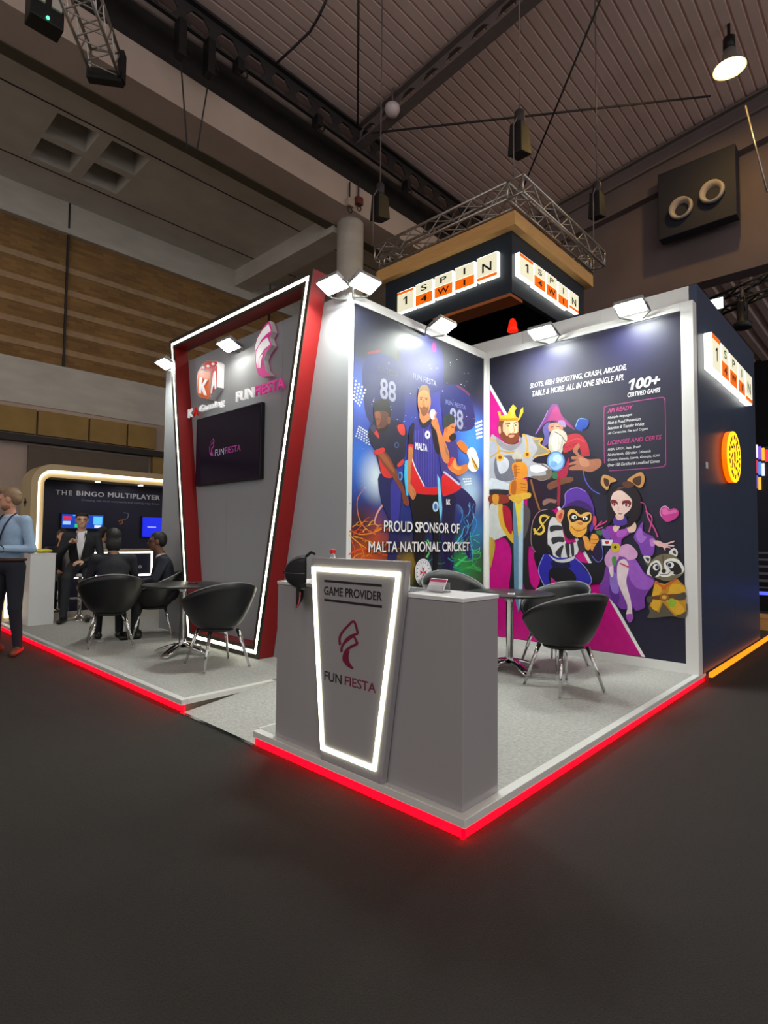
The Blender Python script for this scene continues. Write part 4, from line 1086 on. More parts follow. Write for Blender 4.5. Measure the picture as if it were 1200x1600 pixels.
# king
a = Art(PX_, 750, 700, 3.333, .008, k1)
a.shape((40, 34, 40), '52,262 130,262 240,300 262,420 250,560 262,700 300,745 240,745 200,640 175,745 150,745 165,560 130,470 52,450')
a.shape((206, 206, 200), '52,300 105,300 150,430 120,460 52,470').shape((218, 170, 50), '96,296 118,296 180,470 166,492 105,400').shape((176, 26, 52), '118,300 160,330 165,448 130,400').shape((196, 160, 60), '52,470 80,500 60,610 52,610')
a.shape((88, 80, 80), '225,300 262,330 250,420 225,470')
a.frame(760, 600, 7.5)
a.shape((178, 180, 188), '45,640 120,625 160,650 250,705 380,695 440,592 560,622 655,642 622,700 700,780 742,800 600,850 540,900 600,930 700,942 772,1030 742,1100 640,1132 500,1090 330,1105 300,1180 280,1290 45,1290')
a.shape((112, 112, 124), '110,850 200,840 320,860 330,1090 250,1140 130,1120 90,1000').shape((206, 210, 216), '120,880 200,850 260,900 250,1000 160,1050')
a.shape((120, 104, 92), '640,930 760,1010 770,1060 740,1100 640,1130 520,1080 700,1060').shape((232, 236, 240), '520,960 620,950 720,1000 600,1040 520,1020')
a.shape((214, 220, 226), '45,1110 130,1120 282,1180 262,1240 45,1230').shape((44, 40, 44), '45,1235 262,1245 250,1300 45,1300')
a.shape((150, 142, 120), '540,640 660,640 625,700 740,800 620,840 540,860 600,760').line((222, 170, 60), '545,650 655,640 620,700 740,800 560,850', 18).line((222, 170, 60), '420,600 450,600 480,690 480,790', 22).line((222, 170, 60), '45,650 110,660 140,740 150,820', 22).line((206, 160, 60), '45,860 110,820 160,780 250,800 330,790', 16)
a.oval((232, 180, 50), 478, 826, 42, 42, 16).oval((150, 70, 20), 478, 826, 20, 20, 12).oval((232, 180, 50), 160, 860, 46, 46, 16).oval((150, 70, 20), 160, 860, 22, 22, 12)
a.shape((150, 146, 150), '120,620 200,690 290,720 380,680 400,620 420,680 330,770 220,770 130,700')
a.shape((128, 70, 40), '140,450 170,425 240,440 210,540 180,600 140,570').shape((232, 184, 140), '205,440 330,422 372,455 368,600 330,670 250,670 200,600').shape((246, 208, 168), '260,470 350,450 350,590 290,590')
a.shape((126, 62, 30), '152,590 200,560 240,610 270,580 350,575 380,560 384,640 310,710 210,675').shape((224, 150, 110), '262,600 325,596 316,622 272,626').line((70, 40, 24), '222,470 280,462', 12).line((70, 40, 24), '318,458 362,450', 12).oval((60, 70, 70), 255, 492, 14, 8, 10).oval((60, 70, 70), 342, 482, 12, 8, 10).line((196, 140, 100), '318,480 326,560 300,566', 8).shape((226, 160, 130), '140,510 165,500 170,570 150,580')
a.hard((236, 184, 36), '128,322 165,318 172,372 248,352 272,292 312,238 356,280 330,322 346,380 376,402 402,300 430,270 432,332 392,412 370,432 155,432 148,380').hard((190, 130, 24), '150,405 375,400 370,432 155,432').hard((250, 222, 100), '275,300 312,262 330,290 300,370')
a.hard((196, 188, 170), '300,850 370,760 420,850 430,880 310,880').hard((120, 96, 70), '340,880 420,880 420,920 340,920')
a.shape((226, 146, 42), '300,945 400,912 470,950 482,1070 400,1112 330,1090').shape((190, 104, 26), '320,960 350,950 360,1080 330,1080').shape((222, 140, 40), '295,1135 440,1110 482,1170 462,1290 330,1315 262,1270').shape((184, 100, 26), '300,1150 350,1140 340,1290 290,1270')
for y in (975, 1010, 1045): a.line((150, 78, 20), [(318, y), (392, y - 12)], 6)
for y in (1175, 1215, 1250): a.line((150, 78, 20), [(400, y - 8), (468, y)], 6)
a.shape((140, 52, 34), '45,1300 245,1305 250,1392 45,1392').shape((216, 150, 40), '75,1300 140,1300 140,1390 105,1420 75,1380')
a.frame(750, 700, 3.333)
a.hard((104, 140, 172), '172,272 228,272 222,745 214,800 200,856 186,800 178,740').hard((176, 204, 222), '200,272 226,272 220,745 201,850').hard((226, 210, 60), '180,275 222,275 212,330 214,420 200,470 194,390 188,330')
a.shape((222, 176, 60), '150,252 255,232 262,258 225,270 205,290 182,285')
k1 = a.k; a.done('printed_king', pg, 'printed crowned knight leaning on a sword')
# masked monkey
a = Art(PX_, 820, 740, 8.42, .008, k1)
a.shape((20, 18, 26), '120,1050 320,1030 560,1120 860,1180 1040,1130 1040,1400 860,1460 700,1420 640,1520 340,1530 160,1520 200,1380')
a.shape((196, 10, 130), '346,1370 420,1430 480,1490 370,1500').shape((196, 10, 130), '540,1420 575,1420 600,1490 520,1490')
a.line((150, 40, 60), '440,60 450,200 440,420', 40).shape((38, 34, 44), '232,400 300,330 420,350 400,450 260,470').shape((150, 110, 100), '235,370 290,330 410,345 400,390 330,380 250,420')
a.shape((30, 24, 30), '300,470 190,500 110,620 80,800 90,950 140,1030 320,1020 400,700 400,520').line((170, 140, 150), '300,470 190,500 110,620 82,800 92,950 140,1030', 9)
a.line((232, 196, 80), '310,590 280,555 220,560 200,620 240,690 250,750 200,795 140,770 125,720', 30).line((232, 196, 80), '325,560 120,800', 14)
a.shape((42, 40, 160), '250,1060 360,1080 640,1110 760,1230 870,1370 850,1460 740,1500 620,1490 680,1370 560,1240 360,1240 310,1350 350,1520 290,1530 180,1320 190,1200').line((150, 150, 230), '640,1090 790,1230 875,1380 850,1460 740,1500', 10).line((150, 150, 230), '250,1070 178,1280 280,1520', 10).shape((24, 22, 60), '360,1150 560,1150 600,1230 480,1240 370,1240')
a.shape((205, 205, 208), '310,1060 420,1130 560,1120 650,1080 640,1130 520,1170 400,1150')
a.shape((214, 214, 216), '370,570 320,650 300,800 310,980 380,1080 480,1110 640,1080 700,1030 700,900 560,930 510,800 470,640')
for pts in ('330,700 400,680 480,690 490,740 400,750 340,770', '350,850 440,830 510,840 520,900 440,900 370,930', '400,1050 470,960 510,950 480,1060 470,1110', '530,930 580,920 590,1080 560,1100'):
    a.shape((48, 48, 54), pts)
a.shape((48, 48, 54), '600,920 640,910 650,1070 620,1080').shape((26, 24, 28), '305,930 345,980 370,1070 320,1010')
a.shape((92, 52, 160), '530,270 590,210 690,185 800,230 880,360 915,500 910,700 860,760 820,640 560,470 480,470 530,380').line((170, 140, 230), '480,470 530,380 532,270 600,205 700,188 800,235', 9).shape((64, 34, 110), '540,420 700,350 860,420 900,560 800,480 640,430')
a.shape((34, 22, 24), '480,470 560,430 700,430 860,500 900,600 860,700 820,820 720,840 560,850 500,720 470,600')
a.shape((224, 150, 110), '410,560 440,490 510,480 515,530 490,620 460,650 425,620').shape((206, 60, 50), '440,560 480,510 495,540 470,600').shape((220, 70, 90), '900,560 940,580 940,660 905,690')
a.shape((236, 180, 90), '560,540 600,470 660,480 730,540 800,510 870,520 870,620 820,680 810,760 740,835 650,820 590,740 585,650').shape((240, 170, 60), '600,690 690,720 800,690 800,770 740,825 650,810 600,750')
a.shape((24, 18, 20), '585,560 640,510 720,570 790,570 860,530 850,620 780,640 720,610 620,640').oval((240, 240, 240), 650, 572, 34, 28, 14).oval((240, 240, 240), 795, 590, 34, 24, 14).oval((20, 14, 14), 660, 574, 15, 17, 10).oval((20, 14, 14), 790, 594, 14, 15, 10)
a.shape((210, 120, 70), '690,650 730,635 770,650 740,680').line((130, 60, 20), '610,690 680,750 760,740 805,710', 8)
a.shape((60, 48, 58), '690,890 760,880 800,960 780,1030 720,1020')
a.shape((236, 160, 70), '760,830 820,830 860,920 850,1000 800,990 780,900').shape((236, 158, 66), '870,820 910,790 965,830 975,930 960,1010 900,1025 860,970')
for y in (865, 915, 960): a.line((160, 84, 30), [(868, y), (960, y + 8)], 7)
a.shape((34, 22, 60), '880,1050 1000,860 1030,1080 965,1165').line((120, 120, 220), '880,1080 965,1165 1030,1080 1000,870', 9)
k1 = a.k; a.done('printed_monkey', pg, 'printed masked monkey in a striped shirt with a money sack')
# fox-eared lady
a = Art(PX_, 920, 730, 6.4, .008, k1)
a.shape((24, 18, 34), '190,250 300,180 440,190 520,300 525,440 480,540 440,500 260,500 200,500 180,420')
a.shape((122, 60, 160), '170,1000 250,900 400,880 470,920 560,1060 660,1130 560,1300 560,1400 470,1435 440,1400 330,1420 230,1330 100,1230 150,1100').shape((156, 90, 196), '380,900 470,930 560,1070 650,1140 600,1220 470,1200 390,1060').shape((92, 46, 140), '200,1180 300,1260 290,1380 230,1330').line((90, 44, 130), '330,1200 380,1330 450,1420', 10).shape((140, 110, 200), '210,1090 270,1060 300,1250 230,1240')
a.shape((226, 206, 214), '290,960 360,920 400,1000 375,1130 390,1220 420,1330 436,1470 430,1540 395,1545 372,1480 385,1380 320,1230 285,1120').shape((226, 206, 214), '195,980 240,960 245,1080 220,1090').shape((160, 80, 180), '372,1475 440,1470 440,1520 415,1552 390,1540')
a.shape((206, 150, 200), '160,900 250,780 310,810 300,900 240,980 180,990').shape((214, 160, 206), '310,800 400,770 485,850 470,910 400,930 360,900 300,880').shape((70, 140, 60), '232,900 275,900 270,980 238,975').line((206, 40, 60), '310,960 400,1000', 14)
a.shape((150, 60, 170), '170,600 260,590 330,640 390,590 410,660 330,720 320,790 240,790 210,680').shape((180, 90, 196), '280,650 340,620 385,640 350,690 290,700').shape((234, 200, 180), '240,600 290,570 310,600 265,650').shape((234, 200, 180), '380,570 440,530 475,580 460,640 400,650')
a.shape((130, 70, 180), '450,690 540,545 545,640 650,700 660,760 640,880 540,880 500,780').shape((170, 110, 210), '470,680 520,600 545,680 580,700 520,760').shape((196, 130, 210), '610,720 660,720 660,780 620,790')
a.shape((236, 190, 190), '640,740 700,735 760,760 850,735 850,750 790,772 850,780 845,795 790,790 820,810 770,805 765,838 740,800 690,790')
a.shape((128, 76, 180), '130,620 200,640 210,720 150,700').line((206, 70, 130), '220,480 180,540 60,600', 12).line((214, 90, 150), '130,540 60,620 140,600', 10)
a.shape((80, 50, 150), '255,500 350,480 385,560 310,590 250,570').shape((232, 190, 176), '272,470 345,460 345,515 300,530 272,510')
a.shape((30, 20, 26), '215,290 235,310 230,370 246,450 240,520 205,560 172,600 195,480 200,380').shape((30, 20, 26), '415,320 508,300 502,470 450,560 400,600 352,592 400,540 425,430')
a.shape((240, 206, 196), '240,250 310,228 380,270 430,330 420,410 370,460 310,495 260,450 222,370 220,300').shape((34, 22, 28), '198,290 215,245 250,205 340,180 460,220 512,300 505,390 470,330 425,300 385,262 312,232 250,252 225,300 212,350').shape((92, 56, 50), '300,200 360,195 330,215 280,235').shape((120, 30, 36), '222,330 270,330 290,370 240,390').shape((120, 30, 36), '335,340 400,330 425,360 400,400 345,390').oval((246, 236, 236), 258, 375, 24, 16, 12).oval((246, 236, 236), 372, 380, 30, 18, 12).oval((150, 20, 36), 256, 374, 12, 16, 10).oval((150, 20, 36), 374, 378, 14, 17, 10).line((160, 40, 50), '296,462 318,468 335,460', 8).line((206, 150, 140), '300,400 292,430 308,436', 5)
a.shape((206, 150, 84), '120,150 150,75 250,110 275,140 215,160 190,225 150,205').shape((70, 44, 30), '150,110 200,130 195,190 160,180').shape((206, 150, 84), '385,135 430,90 520,50 558,100 545,180 505,205 450,170').shape((74, 46, 32), '450,110 520,90 520,160 490,185 440,150').shape((96, 56, 44), '330,160 400,140 460,180 380,210')
a.line((206, 80, 140), '515,350 560,370 575,430 600,520 620,560', 8).line((214, 80, 150), '575,430 600,520 660,620 690,700', 14).line((214, 80, 150), '570,440 630,500 620,580 600,650', 12)
a.hard((240, 240, 244), '130,722 240,728 225,785 135,782').oval((206, 40, 36), 182, 752, 22, 17, 12).shape((206, 180, 40), '225,770 290,760 315,800 290,850 235,840').oval((60, 50, 20), 265, 800, 16, 16, 10).shape((70, 120, 70), '70,640 130,630 130,680 90,670')
a.shape((206, 60, 150), '730,400 770,390 805,420 860,410 900,445 890,490 840,530 775,545 730,500 712,450').shape((226, 110, 180), '735,420 775,405 800,440 860,425 880,450 800,470 740,470').line((246, 190, 226), '730,500 712,450 730,402 770,390 805,418', 6)
k1 = a.k; a.done('printed_lady', pg, 'printed fox-eared lady in a purple dress beside a pink heart')
# raccoon
a = Art(PX_, 920, 730, 6.4, .008, k1)
a.shape((92, 84, 70), '600,1380 680,1330 960,1340 975,1490 930,1510 820,1490 640,1510 585,1500 610,1450')
a.hard((196, 140, 28), '660,1140 760,1170 880,1110 970,1200 975,1440 860,1490 740,1350 700,1455 610,1390 640,1240').shape((222, 170, 44), '660,1180 740,1210 700,1280 720,1340 690,1430 625,1390').shape((222, 170, 44), '830,1170 930,1180 965,1250 860,1290 960,1430 870,1470 770,1330 800,1240').line((206, 96, 30), '665,1140 730,1190 770,1220', 22).line((206, 96, 30), '880,1115 800,1170 730,1220', 22).shape((110, 66, 24), '640,1290 800,1270 960,1270 960,1310 800,1330 640,1320').oval((150, 96, 40), 755, 1300, 46, 40, 16).oval((222, 170, 80), 755, 1300, 24, 20, 14).oval((150, 180, 50), 830, 1355, 44, 44, 16)
a.shape((80, 74, 64), '580,1300 640,1290 630,1350 590,1350').shape((80, 74, 64), '860,1290 960,1250 965,1320 890,1330')
a.shape((100, 96, 86), '550,890 620,900 620,960 580,980').shape((226, 226, 220), '548,888 615,896 600,960 560,930').shape((70, 60, 56), '565,905 605,910 595,945').shape((226, 226, 220), '800,850 850,808 888,840 880,890 830,880').shape((70, 60, 56), '835,850 862,830 872,875')
a.shape((120, 110, 84), '600,1000 650,910 740,870 850,880 930,960 955,1040 900,1100 790,1140 680,1110 600,1070').shape((236, 236, 228), '580,1050 620,960 690,930 730,990 730,1060 680,1100 600,1080').shape((236, 236, 228), '750,950 820,910 900,930 955,1010 930,1060 860,1080 780,1060')
a.shape((34, 32, 32), '610,1060 620,990 680,955 715,1010 700,1060 650,1100').shape((34, 32, 32), '770,960 830,940 900,970 930,1050 860,1075 800,1010').oval((240, 240, 240), 672, 1000, 32, 32, 16).oval((30, 40, 60), 682, 1000, 19, 21, 12).oval((240, 240, 240), 818, 978, 34, 32, 16).oval((30, 40, 60), 808, 978, 19, 21, 12)
a.shape((236, 236, 228), '700,1050 750,1020 800,1040 850,1050 810,1090 730,1095').oval((34, 28, 28), 750, 1038, 24, 20, 14).line((90, 70, 60), '710,1075 750,1070 790,1070 815,1045', 6).line((80, 66, 40), '740,880 745,960', 8)
a.done('printed_raccoon', pg, 'printed raccoon in a yellow robe')
# ================================================================ HANGING BOX SIGN AND ITS TRUSS
OAK = mat('oak_trim', (222, 170, 104), 0.5, var=0.18, scale=4, stretch=(1, 1, 6))
TEALW = mat('dark_teal_box', (30, 42, 54), 0.45, var=0.05)
SX0, SX1, SY0, SY1 = 5.0, 7.45, 2.70, 5.2
e = empty('hanging_box_sign', (6.2, 3.95, 4.85), 0, 'large square hanging box sign in dark teal with an oak top rim', 'sign')
for nm, (x0, x1, y0, y1) in {'a': (SX0, SX0 + .08, SY0, SY1), 'b': (SX0 + .081, SX1, SY0, SY0 + .08), 'c': (SX1 - .08, SX1, SY0 + .081, SY1), 'd': (SX0 + .081, SX1 - .081, SY1 - .08, SY1)}.items():
    b = MB(); b.box(x0, x1, y0, y1, 4.85, 5.76); local(e, b.build('side_panel', TEALW))
t = .12
for (x0, x1, y0, y1) in ((SX0 - t, SX0 + .2, SY0 - t, SY1 + t), (SX0 + .201, SX1 + t, SY0 - t, SY0 + .2), (SX1 - .2, SX1 + t, SY0 + .201, SY1 + t), (SX0 + .201, SX1 - .201, SY1 - .2, SY1 + t)):
    b = MB(); b.box(x0, x1, y0, y1, 5.762, 5.97); local(e, b.build('oak_rim', OAK, bevel=.006))
b = MB(); b.box(SX0 + .081, SX1 - .081, SY0 + .081, SY1 - .081, 5.70, 5.74); local(e, b.build('inner_ceiling', BLACK))
b = MB(); b.box(SX0 + .0, SX0 + .34, SY0 + .02, 4.15, 4.80, 4.848); local(e, b.build('oak_underside', mat('orange_oak', (190, 104, 52), 0.5, var=.15, scale=5), bevel=.004))
SIGNW = mat('sign_letter_glow', (250, 246, 220), 0.4, emit=(255, 250, 214), strength=0.6)
SIGNE = mat('sign_edge_glow', (255, 255, 250), 0.4, emit=(255, 255, 244), strength=1.8)
SIGNO = mat('sign_orange_glow', (240, 110, 20), 0.4, emit=(244, 106, 10), strength=0.75)
SBLK = mat('sign_black_letter', (14, 14, 16), 0.5)

def tile_sign(root, pl, quads, depth, th=.10):
    """five letter tiles: 1 / S-4 / P-W / I-I / N ; quads: pixel corners (tl, tr, br, bl) per tile; each tile is a child with its letters below it"""
    spec = [('1', None, 0), ('S', '4', .5), ('P', 'W', .5), ('I', 'I', .45), ('N', None, 0)]
    for (q, (a_, b_, fr)) in zip(quads, spec):
        u = [pl.uv(p) for p in q]
        u0 = (u[0][0] + u[3][0]) / 2; u1 = (u[1][0] + u[2][0]) / 2; v1 = (u[0][1] + u[1][1]) / 2; v0 = (u[2][1] + u[3][1]) / 2
        def blk(ua, ub, va, vb, l0, l1):
            m = MB(); p0 = pl.at(ua, va, l0); p1 = pl.at(ub, vb, l1)
            m.box(min(p0.x, p1.x), max(p0.x, p1.x), min(p0.y, p1.y), max(p0.y, p1.y), va, vb); return m
        tile = local(root, blk(u0 + .006, u1 - .006, v0, v1, 0.0, -.0 - th).build('letter_tile', SIGNE, bevel=.006))
        d = .011
        def child(mb, nm, m):
            o = mb.build(nm, m); o.parent = tile; o.matrix_parent_inverse = tile.matrix_basis.inverted(); return o
        fa = 0.001
        if b_:
            vm = v0 + (v1 - v0) * fr
            child(blk(u0 + d, u1 - d, vm, v1 - d, fa, fa + .003), 'tile_face', SIGNW); child(blk(u0 + d, u1 - d, v0 + d, vm - .004, fa, fa + .003), 'orange_face', SIGNO)
            rows = ((a_, vm + (v1 - vm) * .24, v1 - (v1 - vm) * .26), (b_, v0 + (vm - v0) * .26, vm - (vm - v0) * .22))
        else:
            top = a_ == '1'
            child(blk(u0 + d, u1 - d, v0 + d + (0 if top else .05), v1 - d - (.05 if top else 0), fa, fa + .003), 'tile_face', SIGNW)
            child(blk(u0 + d, u1 - d, v1 - d - .045 if top else v0 + d, v1 - d if top else v0 + d + .045, fa, fa + .003), 'orange_face', SIGNO)
            rows = ((a_, v0 + (v1 - v0) * .3, v0 + (v1 - v0) * .68),)
        w = u1 - u0; c = (u0 + u1) / 2
        for (ch, va, vb) in rows:
            hw = w * {'1': .11, 'I': .045, 'W': .3, 'N': .22, 'S': .17, 'P': .17, '4': .19}[ch]
            o = text_on(pl, ch, c - hw, c + hw, va, vb, SBLK, lay=fa + .0045, bold=.016, name='letter')
            o.parent = tile; o.matrix_parent_inverse = tile.matrix_basis.inverted()
C4 = lambda *q: [(560 + x / 3, 260 + y / 3) for x, y in q]
tile_sign(e, Plane(0, SX0 - .075), [C4((180, 593), (260, 565), (262, 665), (182, 690)), C4((266, 555), (348, 527), (350, 632), (266, 660)), C4((354, 520), (442, 487), (445, 592), (356, 625)), C4((450, 478), (545, 445), (547, 552), (452, 586)), C4((552, 432), (652, 398), (655, 508), (554, 547))], .075, .072)
tile_sign(e, Plane(1, SY0 - .075), [C4((753, 402), (820, 445), (822, 552), (755, 508)), C4((822, 452), (876, 487), (878, 596), (824, 560)), C4((878, 492), (930, 528), (932, 635), (880, 600)), C4((934, 540), (984, 570), (984, 672), (936, 640)), C4((986, 578), (1032, 606), (1032, 692), (988, 664))], .075, .072)
# truss ring over the sign: four spans, each its own part
e = empty('square_truss', (6.3, 4.0, 6.0), 0, 'square aluminium truss ring carrying the hanging box sign', 'truss')
TX0, TX1, TY0, TY1, TZ = 4.98, 7.72, 2.56, 5.34, 6.28
for a_, b_ in (((TX0, TY0 + .13, TZ), (TX0, TY1, TZ)), ((TX0 - .13, TY0, TZ), (TX1, TY0, TZ)), ((TX1, TY0 + .13, TZ), (TX1, TY1, TZ)), ((TX0 + .13, TY1, TZ), (TX1 - .13, TY1, TZ))):
    local(e, truss(a_, b_, .25, .25, ALU, rc=.022, rd=.011).build('truss_span'))
for x in (SX0 + .1, SX1 - .1):
    for y in (SY0 + .1, SY1 - .1):
        b = MB(); b.tube([(x, y, 5.972), (x, y, TZ - .1)], .012, 6); local(e, b.build('hanger', ALU))
# chain hoists at the truss corners
for (x, y, p, lab) in ((TX0, TY0, (823, 214), 'black chain hoist bag above the near corner of the truss'), (TX1, TY0, (916, 322), 'black chain hoist bag above the right corner of the truss'), (TX0, TY1, (604, 322), 'black chain hoist bag above the left corner of the truss')):
    v = RC @ np.array([p[0] - 600.0, p[1] - 800.0, FPX]); dist = math.hypot(x - CAM[0], y - CAM[1]) / math.hypot(v[0], v[1]); zc = CAM[2] + v[2] * dist
    e = empty('chain_hoist', (x, y, zc), 0, lab, 'hoist', 'chain hoists over the truss')
    b = MB(); b.add([(-.12, -.09, .18), (.12, -.09, .18), (.12, .09, .18), (-.12, .09, .18), (-.15, -.11, -.30), (.15, -.11, -.22), (.15, .11, -.22), (-.15, .11, -.30)], [(0, 1, 2, 3), (4, 7, 6, 5), (0, 4, 5, 1), (1, 5, 6, 2), (2, 6, 7, 3), (3, 7, 4, 0)]); b.build('chain_bag', BLACK, e, bevel=.01)
    b = MB(); b.lathe([(.05, .19), (.075, .23), (.075, .38), (.04, .42)], n=12); b.build('motor', STEEL_D, e)
    b = MB(); b.tube([(0, 0, .38), (0, 0, zr(y) - zc - .02)], .011, 5); b.tube([(-.17, 0, .1), (-.17, 0, 6.42 - zc)], .011, 5); b.build('chain', STEEL_M, e)
    b = MB(); b.tube([(-.17, 0, .1), (-.05, 0, .3)], .012, 5); b.build('hook', STEEL_M, e)
# red pendant lamp below the sign
q = bp((801, 508), 0, 5.9)
e = empty('red_pendant', q, 0, 'small red ribbed pendant lamp hanging under the box sign', 'lamp')
REDG = mat('red_pendant_glow', (230, 40, 20), .4, emit=(255, 40, 16), strength=.9)
b = MB(); b.lathe([(.015, .11), (.04, .09), (.06, .04), (.072, -.03), (.09, -.10), (.082, -.105), (.015, -.105)], n=14); b.build('shade', REDG, e)
b = MB(); b.tube([(0, 0, .1), (0, 0, 5.7 - q[2])], .006, 5); b.build('cord', BLACK, e)

# ================================================================ sign and coin on the navy wall
e = empty('tile_sign', (4.6, -.1, 2.8), 0, 'row of glowing letter tiles on the tall navy wall', 'sign')
C6 = lambda *q: [(1090 + x / 4.706, 440 + y / 4.706) for x, y in q]
tile_sign(e, Plane(1, -.075), [C6((104, 366), (168, 440), (168, 690), (104, 632)), C6((174, 446), (228, 512), (228, 745), (174, 690)), C6((234, 518), (290, 584), (290, 800), (234, 752)), C6((296, 590), (346, 646), (346, 852), (296, 806)), C6((350, 652), (400, 706), (400, 912), (350, 862))], .07, .068)
e = empty('coin_sign', (4.62, -.1, 2.15), 0, 'round glowing yellow and orange coin emblem on the navy wall', 'sign')
YGL = mat('coin_yellow_glow', (255, 214, 40), .4, emit=(255, 200, 20), strength=1.5); OGL = mat('coin_orange_glow', (255, 120, 10), .4, emit=(255, 96, 0), strength=1.6)
_cc = bp((1148.5, 714), 1, -.08); CXX, CZZ = float(_cc[0]), float(_cc[2])
def disc(r, y0, y1, n=36): return [(r * math.cos(2 * math.pi * k / n) + CXX, y0, CZZ + r * .92 * math.sin(2 * math.pi * k / n)) for k in range(n)], (0, y1 - y0, 0)
pts, off = disc(.29, -.065, -.02); b = MB(); b.prism(pts, off, OGL); local(e, b.build('coin_body'))
pts, off = disc(.29, -.078, -.066); b = MB(); b.prism(pts, off, YGL); local(e, b.build('coin_face'))
b = MB()
for k in range(20):
    t = 2 * math.pi * k / 20; c = Vector((CXX + .225 * math.cos(t), -.0792, CZZ + .207 * math.sin(t)))
    b.obox(c, (math.cos(t), 0, math.sin(t)), (0, 1, 0), (-math.sin(t), 0, math.cos(t)), .02, .001, .024 if k % 2 else .012, mat('coin_dark_mark', (150, 70, 0), .5))
for k in range(9):
    t = 2 * math.pi * k / 9 + .3; r_ = .115 + .03 * (k % 2); c = Vector((CXX + r_ * math.cos(t), -.0792, CZZ + r_ * .92 * math.sin(t)))
    b.obox(c, (math.cos(t + .8), 0, math.sin(t + .8)), (0, 1, 0), (-math.sin(t + .8), 0, math.cos(t + .8)), .045, .001, .013, MATS['coin_dark_mark'])
b.obox((CXX, -.0792, 2.17), (1, 0, 0), (0, 1, 0), (0, 0, 1), .03, .001, .05, MATS['coin_dark_mark'])
local(e, b.build('coin_relief'))
b = MB(); b.tube([(CXX - .28, -.045, CZZ), (CXX + .28, -.045, CZZ)], .008, 6); local(e, b.build('support_rod', BLACK))

# ================================================================ far right, beyond the navy wall
XR = 14.0
e = empty('video_wall', bp((1190, 730), 0, XR), 0, 'distant wall of small bright video screens at the right edge', 'screens')
cols_ = [(240, 240, 250), (240, 120, 60), (90, 140, 230), (230, 60, 90), (250, 190, 60), (130, 90, 220)]
k = 0
for row in range(3):
    for c_ in range(4 if row == 0 else 3 if row == 1 else 2):
        a_ = bp((1179 + c_ * 5.4, 695 + row * 24 + c_ * 2.5), 0, XR); d_ = bp((1183.6 + c_ * 5.4, 715 + row * 24 + c_ * 2), 0, XR)
        b = MB(); b.box(XR, XR + .06, min(a_[1], d_[1]), max(a_[1], d_[1]), d_[2], a_[2]); col = cols_[(k * 5 + row) % 6]
        local(e, b.build('video_tile', mat('video_%d' % (k % 6), col, .4, emit=col, strength=.9))); k += 1
b = MB(); y0 = bp((1205, 700), 0, XR)[1]; b.box(XR + .065, XR + .2, y0, bp((1176, 700), 0, XR)[1], 0, 3.6); local(e, b.build('backing', mat('dark_blue_wall', (22, 24, 48), .5)))
e = empty('steel_stair', (11.5, 0, 0), 0, 'dark open stair with pale step edges at the far right', 'stairs')
sy = bp((1195, 900), 0, 11.5)[1]
for i in range(7):
    b = MB(); b.box(11.4 + i * .16, 11.58 + i * .16, sy - 1.2, sy + .35, .2 + i * .14, .24 + i * .14); local(e, b.build('step', mat('step_grey', (120, 120, 128), .5)))
b = MB(); b.bar((11.3, sy + .37, .15), (12.6, sy + .37, 1.4), .04, .2); local(e, b.build('stringer', BLACK))
b = MB(); b.tube([(11.3, sy + .37, 1.0), (12.6, sy + .37, 2.2)], .02, 6); local(e, b.build('handrail', ALU))
e = empty('blue_light_bar', (10.6, sy, 0), 0, 'low bar with a blue light line at the right edge', 'light bar')
b = MB(); b.box(10.6, 10.7, sy - 2, sy + .5, 0.0, .42); local(e, b.build('base', BLACK)); b = MB(); b.box(10.585, 10.599, sy - 2, sy + .5, .3, .36); local(e, b.build('light_line', mat('blue_led', (80, 90, 255), .4, emit=(70, 80, 255), strength=2.0)))
q = bp((1194, 984), 2, .1)
e = empty('timber_block', (q[0], q[1], 0), 0, 'small pale timber plinth beside the orange lit edge', 'plinth')
b = MB(); b.box(0, .5, -.5, .12, .087, .25); b.build('block', OAK, e, bevel=.005)
b = MB(); b.box(-.01, .51, -.51, .13, .251, .262); b.build('block_top', OAK, e)
